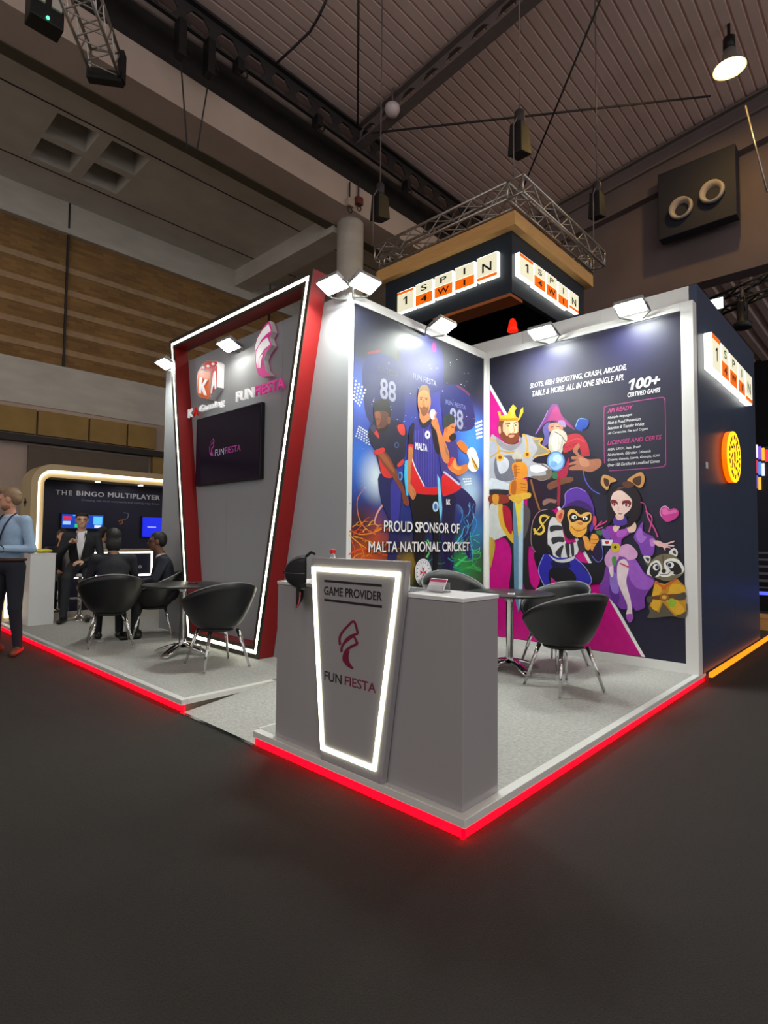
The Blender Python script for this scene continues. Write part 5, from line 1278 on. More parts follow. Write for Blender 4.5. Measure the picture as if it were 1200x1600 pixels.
# ================================================================ TUB CHAIRS
LEATH = mat('black_leather', (17, 18, 20), 0.45, var=0.15, scale=40, bump=0.08)
PIPE = mat('grey_piping', (120, 120, 122), 0.5)
def chair_surface(kind):
    """shell rows: outer (kind 0), inner (kind 1); back is at -Y, the seat opens to +Y"""
    N = 40; rows = []
    for j in range(N):
        t = 2 * math.pi * j / N                       # 0 = back
        cb = (1 + math.cos(t)) / 2
        zrim = .455 + .325 * cb ** .85; R_ = .285 + .045 * cb + .03 * math.sin(t) ** 2
        rows.append((t, zrim, R_))
    return rows
def make_chair(label):
    e = empty('tub_chair', (0, 0, 0), 0, label, 'chair', 'black tub chairs on the stand')
    rows = chair_surface(0); N = len(rows)
    def P_(t, r, z): return (r * math.sin(t), -r * math.cos(t) * 1.02, z)
    K = 9
    b = MB(); vs = []; fs = []
    for k in range(K):
        s = k / (K - 1)
        for (t, zrim, R_) in rows:
            r = .155 + (R_ - .155) * (s ** .68); z = .355 + (zrim - .355) * (s ** 1.15); vs.append(P_(t, r, z))
    inner0 = len(vs)
    for k in range(K):
        s = 1 - k / (K - 1)
        for (t, zrim, R_) in rows:
            r = (.15 + (R_ - .15) * (s ** .45)) - .036 + .012 * (1 - s); z = .415 + (zrim - .012 - .415) * (s ** 1.25) if k else zrim - .002; vs.append(P_(t, r, z))
    M2 = 2 * K
    for k in range(M2 - 1):
        for j in range(N): fs.append((k * N + j, k * N + (j + 1) % N, (k + 1) * N + (j + 1) % N, (k + 1) * N + j))
    fs.append(tuple(range(N))[::-1]); fs.append(tuple((M2 - 1) * N + j for j in range(N)))
    b.add(vs, fs, LEATH, True); b.build('shell', None, e)
    b = MB(); loop = [P_(t, R_ - .016, z + .002) for (t, z, R_) in rows]; b.tube(loop + [loop[0]], .0085, 6, caps=False); b.build('piping', PIPE, e)
    b = MB(); b.lathe([(.02, .405), (.19, .41), (.205, .43), (.205, .45), (.19, .468), (.02, .475)], n=28); b.build('seat_cushion', LEATH, e)
    b = MB(); b.lathe([(.13, .33), (.16, .34), (.16, .356)], n=20); b.build('under_plate', BLACK, e)
    for sx in (-1, 1):
        for sy in (-1, 1):
            b = MB(); b.tube([(sx * .13, sy * .13, .35), (sx * .215, sy * .215, .012)], [.018, .011], 10); b.tube([(sx * .215, sy * .215, .012), (sx * .218, sy * .218, 0.0)], .012, 10); b.build('leg', CHROME, e)
    return e
CH = [  # x, y, faces (dx, dy), label
    (.745, 3.27, (.10, 1), 'black tub chair in front of the lit red frame'),
    (.45, 5.0, (.30, 1), 'black tub chair holding the man seen from behind'),
    (1.02, 5.21, (-1, .45), 'black tub chair holding the man in the dark suit at the wall end'),
    (2.28, .65, (.36, .8), 'black tub chair seen from behind nearest the red lit edge'),
    (3.03, 1.10, (-1, .25), 'black tub chair with lit grey inside against the magenta poster'),
    (2.50, 1.87, (-.4, -.75), 'black tub chair behind the counter in front of the cricket poster')]
proto = make_chair(CH[0][3])
for i, (x, y, d_, lab) in enumerate(CH):
    o = proto if i == 0 else copy_tree(proto, None, lab)
    if i == 5: o.scale = (1.0, 1.0, 1.1)
    o['label'] = lab; o.location = (x, y, P + .001); o.rotation_euler = (0, 0, math.atan2(-d_[0], d_[1]))
# ================================================================ ROUND TABLES
TOPB = mat('black_table_top', (26, 26, 27), 0.35)
def make_table(label):
    e = empty('round_table', (0, 0, 0), 0, label, 'table', 'round black tables')
    b = MB(); b.lathe([(.02, .683), (.385, .683), (.40, .688), (.40, .70), (.395, .704), (.02, .705)], n=44); b.build('table_top', TOPB, e)
    b = MB(); b.lathe([(.045, .06), (.034, .12), (.034, .62), (.05, .66), (.12, .682)], n=20); b.build('pole', CHROME, e)
    for k in range(4):
        t = k * math.pi / 2 + .5; c, s = math.cos(t), math.sin(t)
        b = MB(); pr_ = [(.03, .095, .035), (.10, .085, .032), (.20, .055, .028), (.29, .02, .02)]
        vs = []; fs = []
        for (r, z, h) in pr_:
            for (w_, zz) in ((-.045, z - h * .6), (.045, z - h * .6), (.036, z + h * .4), (-.036, z + h * .4)): vs.append((r * c - w_ * s, r * s + w_ * c, max(zz, .001)))
        for i in range(3):
            for j in range(4): fs.append((i * 4 + j, i * 4 + (j + 1) % 4, (i + 1) * 4 + (j + 1) % 4, (i + 1) * 4 + j))
        fs += [(0, 3, 2, 1), (12, 13, 14, 15)]
        b.add(vs, fs, CHROME, True); b.build('foot', None, e, bevel=0)
    return e
t1 = make_table('round black table with chrome pole beside the lit red frame'); t1.location = (.79, 4.03, P + .001)
t2 = copy_tree(t1, None, 'round black table with chrome pole in front of the magenta poster'); t2.location = (2.56, 1.30, P + .001); t2.rotation_euler = (0, 0, .6)
zt = P + .001 + .7055
e = empty('ashtray', (.86, 3.97, zt), 0, 'small dark red dish lying on the round table by the red frame', 'dish')
b = MB(); b.lathe([(.035, .0005), (.05, .012), (.047, .013), (.03, .004)], n=20); b.build('dish', mat('dark_red_glass', (120, 20, 30), .2), e)
b = MB(); b.lathe([(.049, .0125), (.051, .015), (.048, .0155)], n=20); b.build('rim', CHROME, e)
e = empty('leaflet', (2.42, 1.2, zt), .5, 'small white leaflet lying on the round table by the magenta poster', 'leaflet')
b = MB(); b.box(-.07, .07, -.03, .03, .0005, .003); b.build('sheet', WHITE, e)
b = MB(); b.box(-.02, .06, -.02, .02, .0032, .0036); b.build('printed_block', ink((120, 120, 130)), e)
# ================================================================ WHITE PLINTH AT THE LEFT
e = empty('white_plinth', (.33, 7.3, P), 0, 'narrow white plinth counter between the standing man and the seated man', 'counter')
b = MB(); b.box(-.14, .16, -.28, .45, .001, .93); b.build('body', WHITE, e, bevel=.004)
b = MB(); b.box(-.145, .165, -.285, .455, .931, .95); b.build('top_board', WHITE, e, bevel=.003)
e = empty('snack_packet', (.36, 7.15, P + .951), .4, 'yellow snack packet lying on the narrow white plinth', 'packet')
b = MB(); b.ell((0, 0, .03), (.14, .09, .028)); b.build('packet', mat('yellow_foil', (214, 200, 60), .3, var=.3, scale=30, bump=.4), e)
b = MB(); b.box(-.15, -.13, -.07, .07, .02, .035); b.build('seal', mat('yellow_seal', (190, 176, 60), .3), e)
b = MB()
e = empty('leafy_garnish', (.26, 7.2, P + .951), 0, 'small dark green bundle beside the yellow packet on the plinth', 'bundle')
for k in range(14):
    an = k * 2.4; r_ = .03 + .004 * k; c = (r_ * math.cos(an), r_ * math.sin(an), .02 + .004 * (k % 4))
    b = MB(); b.ell(c, (.035, .018, .012), nu=8, nv=5, rot=Matrix.Rotation(an, 3, 'Z')); b.build('leaf', mat('dark_leaf', (70, 84, 40), .6), e)
# bar stool of the seated man
e = empty('bar_stool', (.90, 7.30, P), 0, 'chrome bar stool with white seat under the man with the white lanyard', 'stool')
b = MB(); b.lathe([(.20, .0005), (.205, .008), (.06, .025), (.03, .06)], n=28); b.build('base', CHROME, e)
b = MB(); b.tube([(0, 0, .04), (0, 0, .60)], .026, 14); b.build('pole', CHROME, e)
b = MB(); b.lathe([(.04, .60), (.18, .605), (.20, .63), (.19, .65), (.03, .655)], n=26); b.build('seat', WHITE, e)
b = MB(); b.tube([(.15 * math.sin(t), .02 - .16 * math.cos(t), .30) for t in [k * math.pi / 8 - math.pi / 2 for k in range(9)]], .011, 8); b.tube([(-.15, .02, .3), (.15, .02, .3)], .011, 8); b.build('footrest', CHROME, e)
# ================================================================ PEOPLE
def sd_cap(p, a, b, ra, rb):
    a = np.array(a, float); b = np.array(b, float); ab = b - a; t = np.clip(((p - a) @ ab) / max(ab @ ab, 1e-9), 0, 1)
    return np.linalg.norm(p - (a + t[..., None] * ab), axis=-1) - (ra + (rb - ra) * t)
def sd_ell(p, c, r, R_=None):
    q = p - np.array(c, float)
    if R_ is not None: q = q @ R_
    r = np.array(r, float); k0 = np.linalg.norm(q / r, axis=-1); k1 = np.linalg.norm(q / (r * r), axis=-1)
    return k0 * (k0 - 1) / np.maximum(k1, 1e-6)
def sd(p, pr_):
    return sd_cap(p, *pr_[1:5]) if pr_[0] == 'c' else sd_ell(p, *pr_[1:4])
def bounds(pr_):
    if pr_[0] == 'c':
        a, b = np.array(pr_[1], float), np.array(pr_[2], float); r = max(pr_[3], pr_[4])
        return np.minimum(a, b) - r, np.maximum(a, b) + r
    c = np.array(pr_[1], float); r = max(pr_[2]); return c - r, c + r

def surface_net(F, org, h):
    ins = F < 0
    nx, ny, nz = F.shape
    cs = np.zeros((nx - 1, ny - 1, nz - 1), int); acc = np.zeros((nx - 1, ny - 1, nz - 1, 3)); cnt = np.zeros((nx - 1, ny - 1, nz - 1))
    def cut(a, dx, dy, dz): return a[dx:nx - 1 + dx, dy:ny - 1 + dy, dz:nz - 1 + dz]
    cor = [(i, j, k) for i in (0, 1) for j in (0, 1) for k in (0, 1)]
    for c in cor: cs += cut(ins, *c)
    for c in cor:
        for ax in range(3):
            if c[ax]: continue
            d = list(c); d[ax] = 1; d = tuple(d)
            fa, fb = cut(F, *c), cut(F, *d); m = cut(ins, *c) != cut(ins, *d)
            t = np.where(m, fa / np.where(np.abs(fa - fb) < 1e-12, 1, fa - fb), 0)
            for q in range(3): acc[..., q] += np.where(m, c[q] + (t if q == ax else 0), 0)
            cnt += m
    act = (cs > 0) & (cs < 8); idx = -np.ones(act.shape, int); n = act.sum(); idx[act] = np.arange(n)
    ijk = np.argwhere(act); V = org + h * (ijk + acc[act] / cnt[act][:, None])
    quads = []
    for ax in range(3):
        o1, o2 = [a for a in range(3) if a != ax]
        sl0 = [slice(1, -1)] * 3; sl0[ax] = slice(0, F.shape[ax] - 1)
        a0 = ins[tuple(slice(0, -1) if a == ax else slice(1, -1) for a in range(3))]; a1 = ins[tuple(slice(1, None) if a == ax else slice(1, -1) for a in range(3))]
        e_ = np.argwhere(a0 != a1)
        if len(e_) == 0: continue
        flip = a0[tuple(e_.T)]
        base = e_.copy(); base[:, o1] += 1; base[:, o2] += 1
        def cell(d1, d2):
            q = base.copy(); q[:, o1] -= d1; q[:, o2] -= d2; return idx[tuple(q.T)]
        Q = np.stack([cell(1, 1), cell(0, 1), cell(0, 0), cell(1, 0)], 1)
        if ax == 1: flip = ~flip
        Q[~flip] = Q[~flip][:, ::-1]; quads.append(Q)
    return V, np.concatenate(quads)

def sculpt(prims, mats_by_tag, name, parent, h=.008, k=.018, cut=None):
    """one continuous skin over capsules and ellipsoids, coloured by the nearest member"""
    lo = np.min([bounds(q)[0] for q in prims], 0) - 3 * h; hi = np.max([bounds(q)[1] for q in prims], 0) + 3 * h
    n = np.ceil((hi - lo) / h).astype(int) + 1
    F = np.full(tuple(n), 1.0)
    for q in prims:
        kk = q[-2] if isinstance(q[-2], float) and len(q) > 6 else k
        a, b = bounds(q); i0 = np.maximum(((a - lo - .05) / h).astype(int), 0); i1 = np.minimum(((b - lo + .05) / h).astype(int) + 2, n)
        g = np.stack(np.meshgrid(*[lo[t] + h * np.arange(i0[t], i1[t]) for t in range(3)], indexing='ij'), -1)
        d = sd(g, q); S_ = tuple(slice(i0[t], i1[t]) for t in range(3)); f0 = F[S_]
        hh = np.maximum(k - np.abs(f0 - d), 0) / k
        if q[-1] == 'finger': hh = np.maximum(.004 - np.abs(f0 - d), 0) / .004; F[S_] = np.minimum(f0, d) - hh * hh * .001
        else: F[S_] = np.minimum(f0, d) - hh * hh * k * .25
    if cut is not None:
        g = np.stack(np.meshgrid(*[lo[t] + h * np.arange(n[t]) for t in range(3)], indexing='ij'), -1); F = np.maximum(F, cut(g))
    V, Q = surface_net(F, lo, h)
    tags = list(mats_by_tag)
    cen = V[Q].mean(1); best = np.full(len(cen), 9.0); mi = np.zeros(len(cen), int)
    for q in prims:
        d = sd(cen, q); t = q[-1]; t = 'skin' if t == 'finger' else t
        w_ = d < best; best[w_] = d[w_]; mi[w_] = tags.index(t)
    me = bpy.data.meshes.new(name); me.from_pydata(V.tolist(), [], Q.tolist())
    for t in tags: me.materials.append(mats_by_tag[t])
    me.polygons.foreach_set('material_index', mi.tolist()); me.polygons.foreach_set('use_smooth', [True] * len(Q)); me.update()
    o = bpy.data.objects.new(name, me); COL.objects.link(o); o.parent = parent
    return o

def hand(prims, wrist, dirv, palm_n, side, curl=.6):
    """palm, four fingers, thumb; dirv: wrist->knuckles, palm_n: palm normal (curl direction), side: +1/-1 thumb side along dirv x palm_n"""
    d = Vector(dirv).normalized(); n = Vector(palm_n); n = (n - d * n.dot(d)).normalized(); s = d.cross(n) * side; w = Vector(wrist)
    prims.append(('c', tuple(w + d * .02 + s * .014), tuple(w + d * .075 + s * .022), .019, .015, 'skin')); prims.append(('c', tuple(w + d * .02 - s * .012), tuple(w + d * .07 - s * .02), .018, .014, 'skin'))
    for i, (o, L) in enumerate(((.030, .066), (.010, .074), (-.010, .070), (-.029, .056))):
        a = w + d * .078 + s * o; d1 = (d * math.cos(curl) + n * math.sin(curl)).normalized(); b = a + d1 * (L * .5); d2 = (d * math.cos(curl * 2.2) + n * math.sin(curl * 2.2)).normalized(); c = b + d2 * (L * .5)
        prims.append(('c', tuple(a), tuple(b), .0088, .0082, 'finger')); prims.append(('c', tuple(b), tuple(c), .0082, .007, 'finger'))
    a = w + d * .022 + s * .028; b = a + (s * .7 + d * .6 + n * .3).normalized() * .036; c = b + (d * .8 + n * .5 + s * .1).normalized() * .03
    prims.append(('c', tuple(a), tuple(b), .0125, .0105, 'finger')); prims.append(('c', tuple(b), tuple(c), .0105, .0085, 'finger'))

def person(label, loc, face, J, cols, hair_col, hair='short', extras=None, hairlen=0.0, h=.008, beard=None):
    """J: joints in the person's frame (faces +Y, left hand at -X). face: world direction"""
    e = empty('person', loc, math.atan2(-face[0], face[1]), label, 'person')
    M_ = {'skin': mat('skin_%d_%d' % cols['skin'][:2], cols['skin'], .55, var=.06, scale=20), 'top': mat('cloth_%d_%d_%d' % tuple(cols['top']), cols['top'], .8, var=.12, scale=30, bump=.15),
          'legs': mat('cloth_%d_%d_%d' % tuple(cols['legs']), cols['legs'], .85, var=.12, scale=30, bump=.15), 'shoe': mat('shoe_%d_%d_%d' % tuple(cols['shoe']), cols['shoe'], .35, var=.1)}
    p = []
    hip, ch, nk, hd = J['hip'], J['chest'], J['neck'], J['head']
    hip, ch, nk, hd = map(lambda q: np.array(q, float), (hip, ch, nk, hd))
    # trunk
    up = (ch - hip) / np.linalg.norm(ch - hip)
    f_ = np.cross(up, [1, 0, 0]); f_ = f_ if f_[1] > 0 else -f_; s_ = np.cross(f_, up)
    RT = np.stack([s_, f_, up], 1)
    p.append(('e', tuple(hip), (.165, .125, .12), RT, 'legs')); p.append(('e', tuple(hip + up * .13), (.155, .112, .16), RT, 'top')); p.append(('e', tuple((hip + ch) / 2 + up * .05), (.168, .118, .18), RT, 'top')); p.append(('e', tuple(ch), (.182, .122, .17), RT, 'top'))
    shL, shR = np.array(J['shL'], float), np.array(J['shR'], float)
    p.append(('c', tuple(shL), tuple(shR), .062, .062, 'top')); p.append(('c', tuple(nk - up * .05), tuple(shL * .7 + nk * .3 - up * .03), .055, .05, 'top')); p.append(('c', tuple(nk - up * .05), tuple(shR * .7 + nk * .3 - up * .03), .055, .05, 'top'))
    p.append(('c', tuple(nk - up * .03), tuple(hd - np.array([0, 0, .07])), .056, .052, 'skin'))
    for S_ in 'LR':
        sh, el, wr = J['sh' + S_], J['el' + S_], J['wr' + S_]
        p.append(('c', sh, el, .062, .047, 'top')); p.append(('c', el, wr, .047, .034, 'top'))
        hp, kn, an = J['hp' + S_], J['kn' + S_], J['an' + S_]
        p.append(('c', hp, kn, .095, .066, 'legs')); p.append(('c', kn, an, .064, .046, 'legs'))
        toe = J['toe' + S_]; a3 = np.array(an); t3 = np.array(toe); dr = (t3 - a3); dr[2] = 0; dr = dr / np.linalg.norm(dr)
        p.append(('c', tuple(np.array([an[0], an[1], J['floor'] + .048]) - dr * .045), tuple(np.array([toe[0], toe[1], J['floor'] + .036])), .044, .033, 'shoe'))
        w_ = Vector(wr); dd = (Vector(wr) - Vector(el)).normalized(); hd_ = J.get('hand' + S_, {})
        hand(p, wr, hd_.get('d', tuple(dd)), hd_.get('n', (0, .2, -1)), hd_.get('s', 1 if S_ == 'L' else -1), hd_.get('curl', .55))
    # head
    a = J.get('headyaw', 0.0); tl = J.get('headtilt', 0.0)
    RH = np.array(Matrix.Rotation(a, 3, 'Z') @ Matrix.Rotation(tl, 3, 'X'))
    def H(x, y, z): return tuple(hd + RH @ np.array([x, y, z]))
    p += [('e', H(0, -.01, .03), (.076, .095, .09), RH, 'skin'), ('e', H(0, .02, -.03), (.064, .074, .085), RH, 'skin'), ('e', H(0, .055, -.085), (.034, .03, .026), RH, 'skin'),
          ('c', H(0, .088, .012), H(0, .108, -.02), .010, .014, 'skin'), ('e', H(.076, -.005, -.005), (.010, .022, .032), RH, 'skin'), ('e', H(-.076, -.005, -.005), (.010, .022, .032), RH, 'skin'),
          ('e', H(0, .083, -.052), (.024, .012, .008), RH, 'skin'), ('c', H(-.045, .078, .03), H(.045, .078, .03), .012, .012, 'skin')]
    body = sculpt(p, M_, 'body', e, h)
    HM = mat('hair_%d_%d_%d' % tuple(hair_col), hair_col, .6, var=.3, scale=60, bump=.3)
    hp_ = [('e', H(0, -.022, .045), (.085, .100, .090), RH, 'hair'), ('e', H(0, -.05, .01 - hairlen * .8), (.080 + hairlen * .1, .072, .085 + hairlen * .25), RH, 'hair')]
    if hair == 'fringe': hp_ += [('e', H(.02, .06, .085), (.06, .04, .03), RH, 'hair'), ('e', H(-.03, .06, .09), (.05, .04, .03), RH, 'hair')]
    if hair == 'quiff': hp_ += [('e', H(0, .045, .105), (.055, .05, .03), RH, 'hair')]
    def cutf(g):
        q = (g - hd) @ RH
        face_ = np.minimum(q[..., 1] - .035, .068 - q[..., 2])            # remove in front of the ears, below the hairline
        side_ = np.minimum(np.minimum(-.02 - q[..., 2], q[..., 1] + .03), 1)
        return np.maximum(face_, side_)
    sculpt(hp_, {'hair': HM}, 'hair', e, .006, .02, cutf)
    EY = mat('eye_dark', (22, 16, 14), .25)
    for sx in (-1, 1):
        b = MB(); b.ell(H(sx * .031, .082, .008), (.011, .007, .006), rot=Matrix(RH.tolist()), nu=10, nv=6); b.build('eye', EY, e)
        b = MB(); b.tube([H(sx * .016, .092, .030), H(sx * .032, .092, .034), H(sx * .048, .083, .028)], .0035, 5); b.build('eyebrow', HM, e)
    b = MB(); b.tube([H(-.022, .091, -.050), H(0, .096, -.048), H(.022, .091, -.050)], .003, 5); b.build('mouth', mat('lip', (150, 84, 74), .5), e)
    if beard: 
        sculpt([('e', H(0, .03, -.075), (.062, .064, .052), RH, 'hair')], {'hair': mat('beard_%d' % beard[0], beard, .7, var=.3, scale=60)}, 'beard', e, .006, .02, lambda g: np.maximum(((g - hd) @ RH)[..., 2] + .06, -.005 - ((g - hd) @ RH)[..., 1]))
    if extras: extras(e, H, J, RH)
    return e

def collar(e, H, J, m, w_=.062):
    nk = np.array(J['neck']); b = MB(); vs = []; fs = []; N = 22
    for i in range(N + 1):
        t = math.pi * 2 * i / N + math.pi / 2
        for (r, z) in ((w_ + .012, -.035), (w_, .012), (w_ - .006, .010), (w_ + .004, -.035)): vs.append((nk[0] + r * math.cos(t), nk[1] + r * math.sin(t) * .95 + .006, nk[2] + z - .012 * max(0, math.sin(t))))
    for i in range(N):
        for j in range(4): fs.append((i * 4 + j, i * 4 + (j + 1) % 4, (i + 1) * 4 + (j + 1) % 4, (i + 1) * 4 + j))
    b.add(vs, fs, m, True); return b.build('collar', None, e)

# ---- standing man in light blue shirt
def ex_stand(e, H, J, RH):
    collar(e, H, J, mat('light_blue_collar', (176, 196, 216), .8))
    b = MB(); hz = .985
    b.tube([(.168 * math.cos(t), .128 * math.sin(t), hz + .03) for t in [k * math.pi / 14 for k in range(29)]], .018, 8); b.build('belt', mat('brown_belt', (70, 44, 30), .5), e)
    b = MB(); b.tube([(-.06, -.02, 1.525), (-.065, .06, 1.48), (-.05, .125, 1.38), (-.02, .138, 1.28), (0, .138, 1.2)], .008, 6); b.tube([(.06, -.02, 1.525), (.065, .06, 1.48), (.05, .125, 1.38), (.02, .138, 1.28), (0, .138, 1.2)], .008, 6); b.build('lanyard', mat('navy_lanyard', (30, 32, 60), .6), e)
    b = MB(); w = Vector(J['wrL']); b.tube([w + Vector((.036 * math.cos(t), .012 * math.sin(t), .036 * math.sin(t))) for t in [k * math.pi / 8 for k in range(17)]], .007, 6); b.build('watch', BLACK, e)
JS = dict(floor=0.0, hip=(0, 0, .96), chest=(0, 0, 1.32), neck=(0, -.005, 1.50), head=(0, .025, 1.665), shL=(-.185, 0, 1.43), shR=(.185, 0, 1.43),
          elL=(-.255, -.02, 1.13), wrL=(-.10, .21, 1.135), elR=(.25, -.02, 1.14), wrR=(.09, .23, 1.15), hpL=(-.09, 0, .93), hpR=(.09, 0, .93), knL=(-.115, .02, .50), knR=(.12, .03, .50),
          anL=(-.135, -.02, .09), anR=(.135, 0, .09), toeL=(-.225, .125, 0), toeR=(.17, .17, 0), headyaw=-1.0, headtilt=-.2,
          handL=dict(d=(.75, .65, .05), n=(.4, -.5, .6), s=-1, curl=.7), handR=dict(d=(-.75, .65, .05), n=(-.4, -.5, .6), s=1, curl=.7))
# yaw so that the head looks along the aisle to the left
man = person('man in light blue shirt and dark trousers standing at the left edge', (-.345, 5.735, .0), (-.85, -.53), JS, dict(skin=(206, 150, 124), top=(150, 176, 204), legs=(26, 28, 40), shoe=(110, 58, 38)), (134, 108, 82), 'quiff', ex_stand, 0.0, .0085, beard=(140, 100, 78))
e = empty('green_pouch', (0, 0, 0), 0, 'dark green camera pouch held by the standing man', 'pouch')
GRN = mat('dark_green_cloth', (44, 74, 34), .7, var=.35, scale=25)
wp = Vector((-.345, 5.735, 0)) + Matrix.Rotation(math.atan2(.85, -.53), 3, 'Z') @ Vector((0, .32, 1.19)); e.location = wp
b = MB(); b.box(-.05, .05, -.075, .075, -.05, .09); b.build('pouch_body', GRN, e, bevel=.02)
b = MB(); b.box(-.055, .055, -.08, .08, .065, .10); b.build('flap', mat('green_flap', (60, 92, 44), .7, var=.3, scale=20), e, bevel=.012)
b = MB(); b.lathe([(.03, -.05), (.03, .05)], n=14); o = b.build('lens_barrel', BLACK, e); o.rotation_euler = (0, math.pi / 2, 0); o.location = (-.1, 0, .02)

# ---- seated men
SEAT = P + .47
def seated(seat, floor, lean=.06, kn=.44, fdrop=None):
    z = seat
    return dict(floor=floor, hip=(0, -.06, z + .10), chest=(0, -.06 + lean, z + .42), neck=(0, -.06 + lean * 1.3, z + .59), head=(0, -.03 + lean * 1.7, z + .755), shL=(-.19, -.06 + lean, z + .52), shR=(.19, -.06 + lean, z + .52),
                elL=(-.25, .02 + lean, z + .25), elR=(.25, .02 + lean, z + .25), wrL=(-.13, .24, z + .17), wrR=(.13, .24, z + .17), hpL=(-.09, -.03, z + .07), hpR=(.09, -.03, z + .07),
                knL=(-.12, kn - .04, z + .06), knR=(.12, kn - .04, z + .06), anL=(-.12, kn - .02, floor + .09), anR=(.12, kn - .02, floor + .09), toeL=(-.14, kn + .12, floor), toeR=(.14, kn + .12, floor))
# the man on the stool
J3 = seated(P + .66, P, .05, .40)
J3.update(knL=(-.13, .34, P + .60), knR=(.13, .36, P + .60), anL=(-.13, .26, P + .35), anR=(.16, .36, P + .09), toeL=(-.14, .40, P + .3), toeR=(.19, .50, P), elR=(.28, .02, P + .89), wrR=(.13, .20, P + 1.08), handR=dict(d=(-.5, .2, .6), n=(-.6, .5, -.3), s=1, curl=1.0), wrL=(-.05, .27, P + .83), handL=dict(d=(.8, .5, -.1), n=(.2, -.2, -1), s=1, curl=.4), elL=(-.26, .04, P + .89), headyaw=.12, headtilt=-.1)
J3['anL'] = (-.13, .30, P + .36)
def ex_stool(e, H, J, RH):
    z = P + .66
    SH = mat('white_shirt', (226, 224, 230), .7); b = MB()
    b.add([(-.05, .115, z + .56), (.05, .115, z + .56), (.035, .145, z + .40), (.0, .150, z + .24), (-.035, .145, z + .40)], [(0, 1, 2, 3, 4)], SH)
    b.v = [(x, y + .012, zz) for x, y, zz in b.v]; n0 = len(b.v); b.v += [(x, y - .06, zz) for x, y, zz in b.v[:n0]]
    for i in range(5): b.f.append([i, (i + 1) % 5, n0 + (i + 1) % 5, n0 + i]); b.mi.append(0); b.sm.append(False)
    b.build('shirt_front', None, e)
    collar(e, H, J, SH)
    for s in (-1, 1):
        b = MB(); b.prism([(s * .05, .12, z + .58), (s * .105, .10, z + .50), (s * .07, .136, z + .42), (s * .005, .165, z + .22), (s * .035, .152, z + .42)], (0, .012, 0)); b.build('lapel', mat('charcoal_lapel', (30, 31, 36), .7), e)
    b = MB(); b.tube([(.06, .03, z + .6), (.055, .13, z + .52), (.03, .175, z + .36), (0, .18, z + .18)], .008, 6); b.tube([(-.06, .03, z + .6), (-.055, .13, z + .52), (-.03, .175, z + .36), (0, .18, z + .18)], .008, 6); b.build('lanyard', mat('white_lanyard', (236, 236, 238), .6), e)
    b = MB()
    for s in (-1, 1):
        b.tube([H(s * .031 + .024 * math.cos(t), .098, .006 + .017 * math.sin(t)) for t in [k * math.pi / 8 for k in range(17)]], .0022, 5); b.tube([H(s * .055, .096, .01), H(s * .078, .0, .012)], .002, 5)
    b.tube([H(-.008, .1, .008), H(.008, .1, .008)], .002, 5); b.build('glasses', BLACK, e)
person('man in dark suit with white lanyard and glasses sitting on the bar stool', (.90, 7.30, 0), (-.40, -.92), J3, dict(skin=(214, 166, 140), top=(34, 36, 42), legs=(38, 40, 46), shoe=(16, 16, 18)), (20, 18, 20), 'fringe', ex_stool, .0, .0085)
# the man seen from behind
J1 = seated(SEAT, P, .10, .46); J1.update(wrL=(-.10, .34, SEAT + .25), wrR=(.12, .33, SEAT + .22), headtilt=-.08)
def ex_back(e, H, J, RH):
    collar(e, H, J, mat('black_collar', (26, 26, 32), .8))
    b = MB(); b.tube([(0, -.18, SEAT + .12), (0, -.185, SEAT + .3), (0, -.14, SEAT + .5)], .003, 5); b.build('back_seam', mat('seam_black', (14, 14, 18), .8), e)
person('man in black suit with black hair seated with his back turned', (.49, 5.06, 0), (.30, 1), J1, dict(skin=(150, 106, 84), top=(28, 29, 37), legs=(20, 21, 26), shoe=(14, 14, 15)), (16, 15, 17), 'short', ex_back, .085, .0085).scale = (.945, .945, .945)
# the man in profile at the wall end
J2 = seated(SEAT, P, .08, .36); J2.update(elL=(-.24, .12, SEAT + .28), wrL=(-.10, .30, SEAT + .22), wrR=(.10, .31, SEAT + .24), headtilt=-.05, handR=dict(d=(-.6, .7, .2), n=(-.3, -.3, -.6), s=-1, curl=.6))
def ex_prof(e, H, J, RH):
    collar(e, H, J, mat('white_shirt', (226, 224, 230), .7), .06)
    b = MB()
    for s in (-1, 1):
        b.tube([H(s * .031 + .024 * math.cos(t), .098, .006 + .017 * math.sin(t)) for t in [k * math.pi / 8 for k in range(17)]], .003, 5); b.tube([H(s * .055, .096, .01), H(s * .08, .0, .012)], .0035, 5)
    b.build('glasses', BLACK, e)
    b = MB(); b.prism([(-.02, .115, SEAT + .56), (.02, .115, SEAT + .56), (.03, .165, SEAT + .3), (0, .165, SEAT + .24), (-.03, .165, SEAT + .3)], (0, .012, 0)); b.build('tie', mat('dark_tie', (60, 22, 30), .6), e)
person('man in dark navy suit with glasses seated in profile beside the wall end', (1.12, 5.14, 0), (-1, .45), J2, dict(skin=(112, 76, 58), top=(30, 34, 48), legs=(20, 22, 28), shoe=(14, 14, 15)), (18, 17, 19), 'short', ex_prof, 0, .0085).scale = (.925, .925, .925)
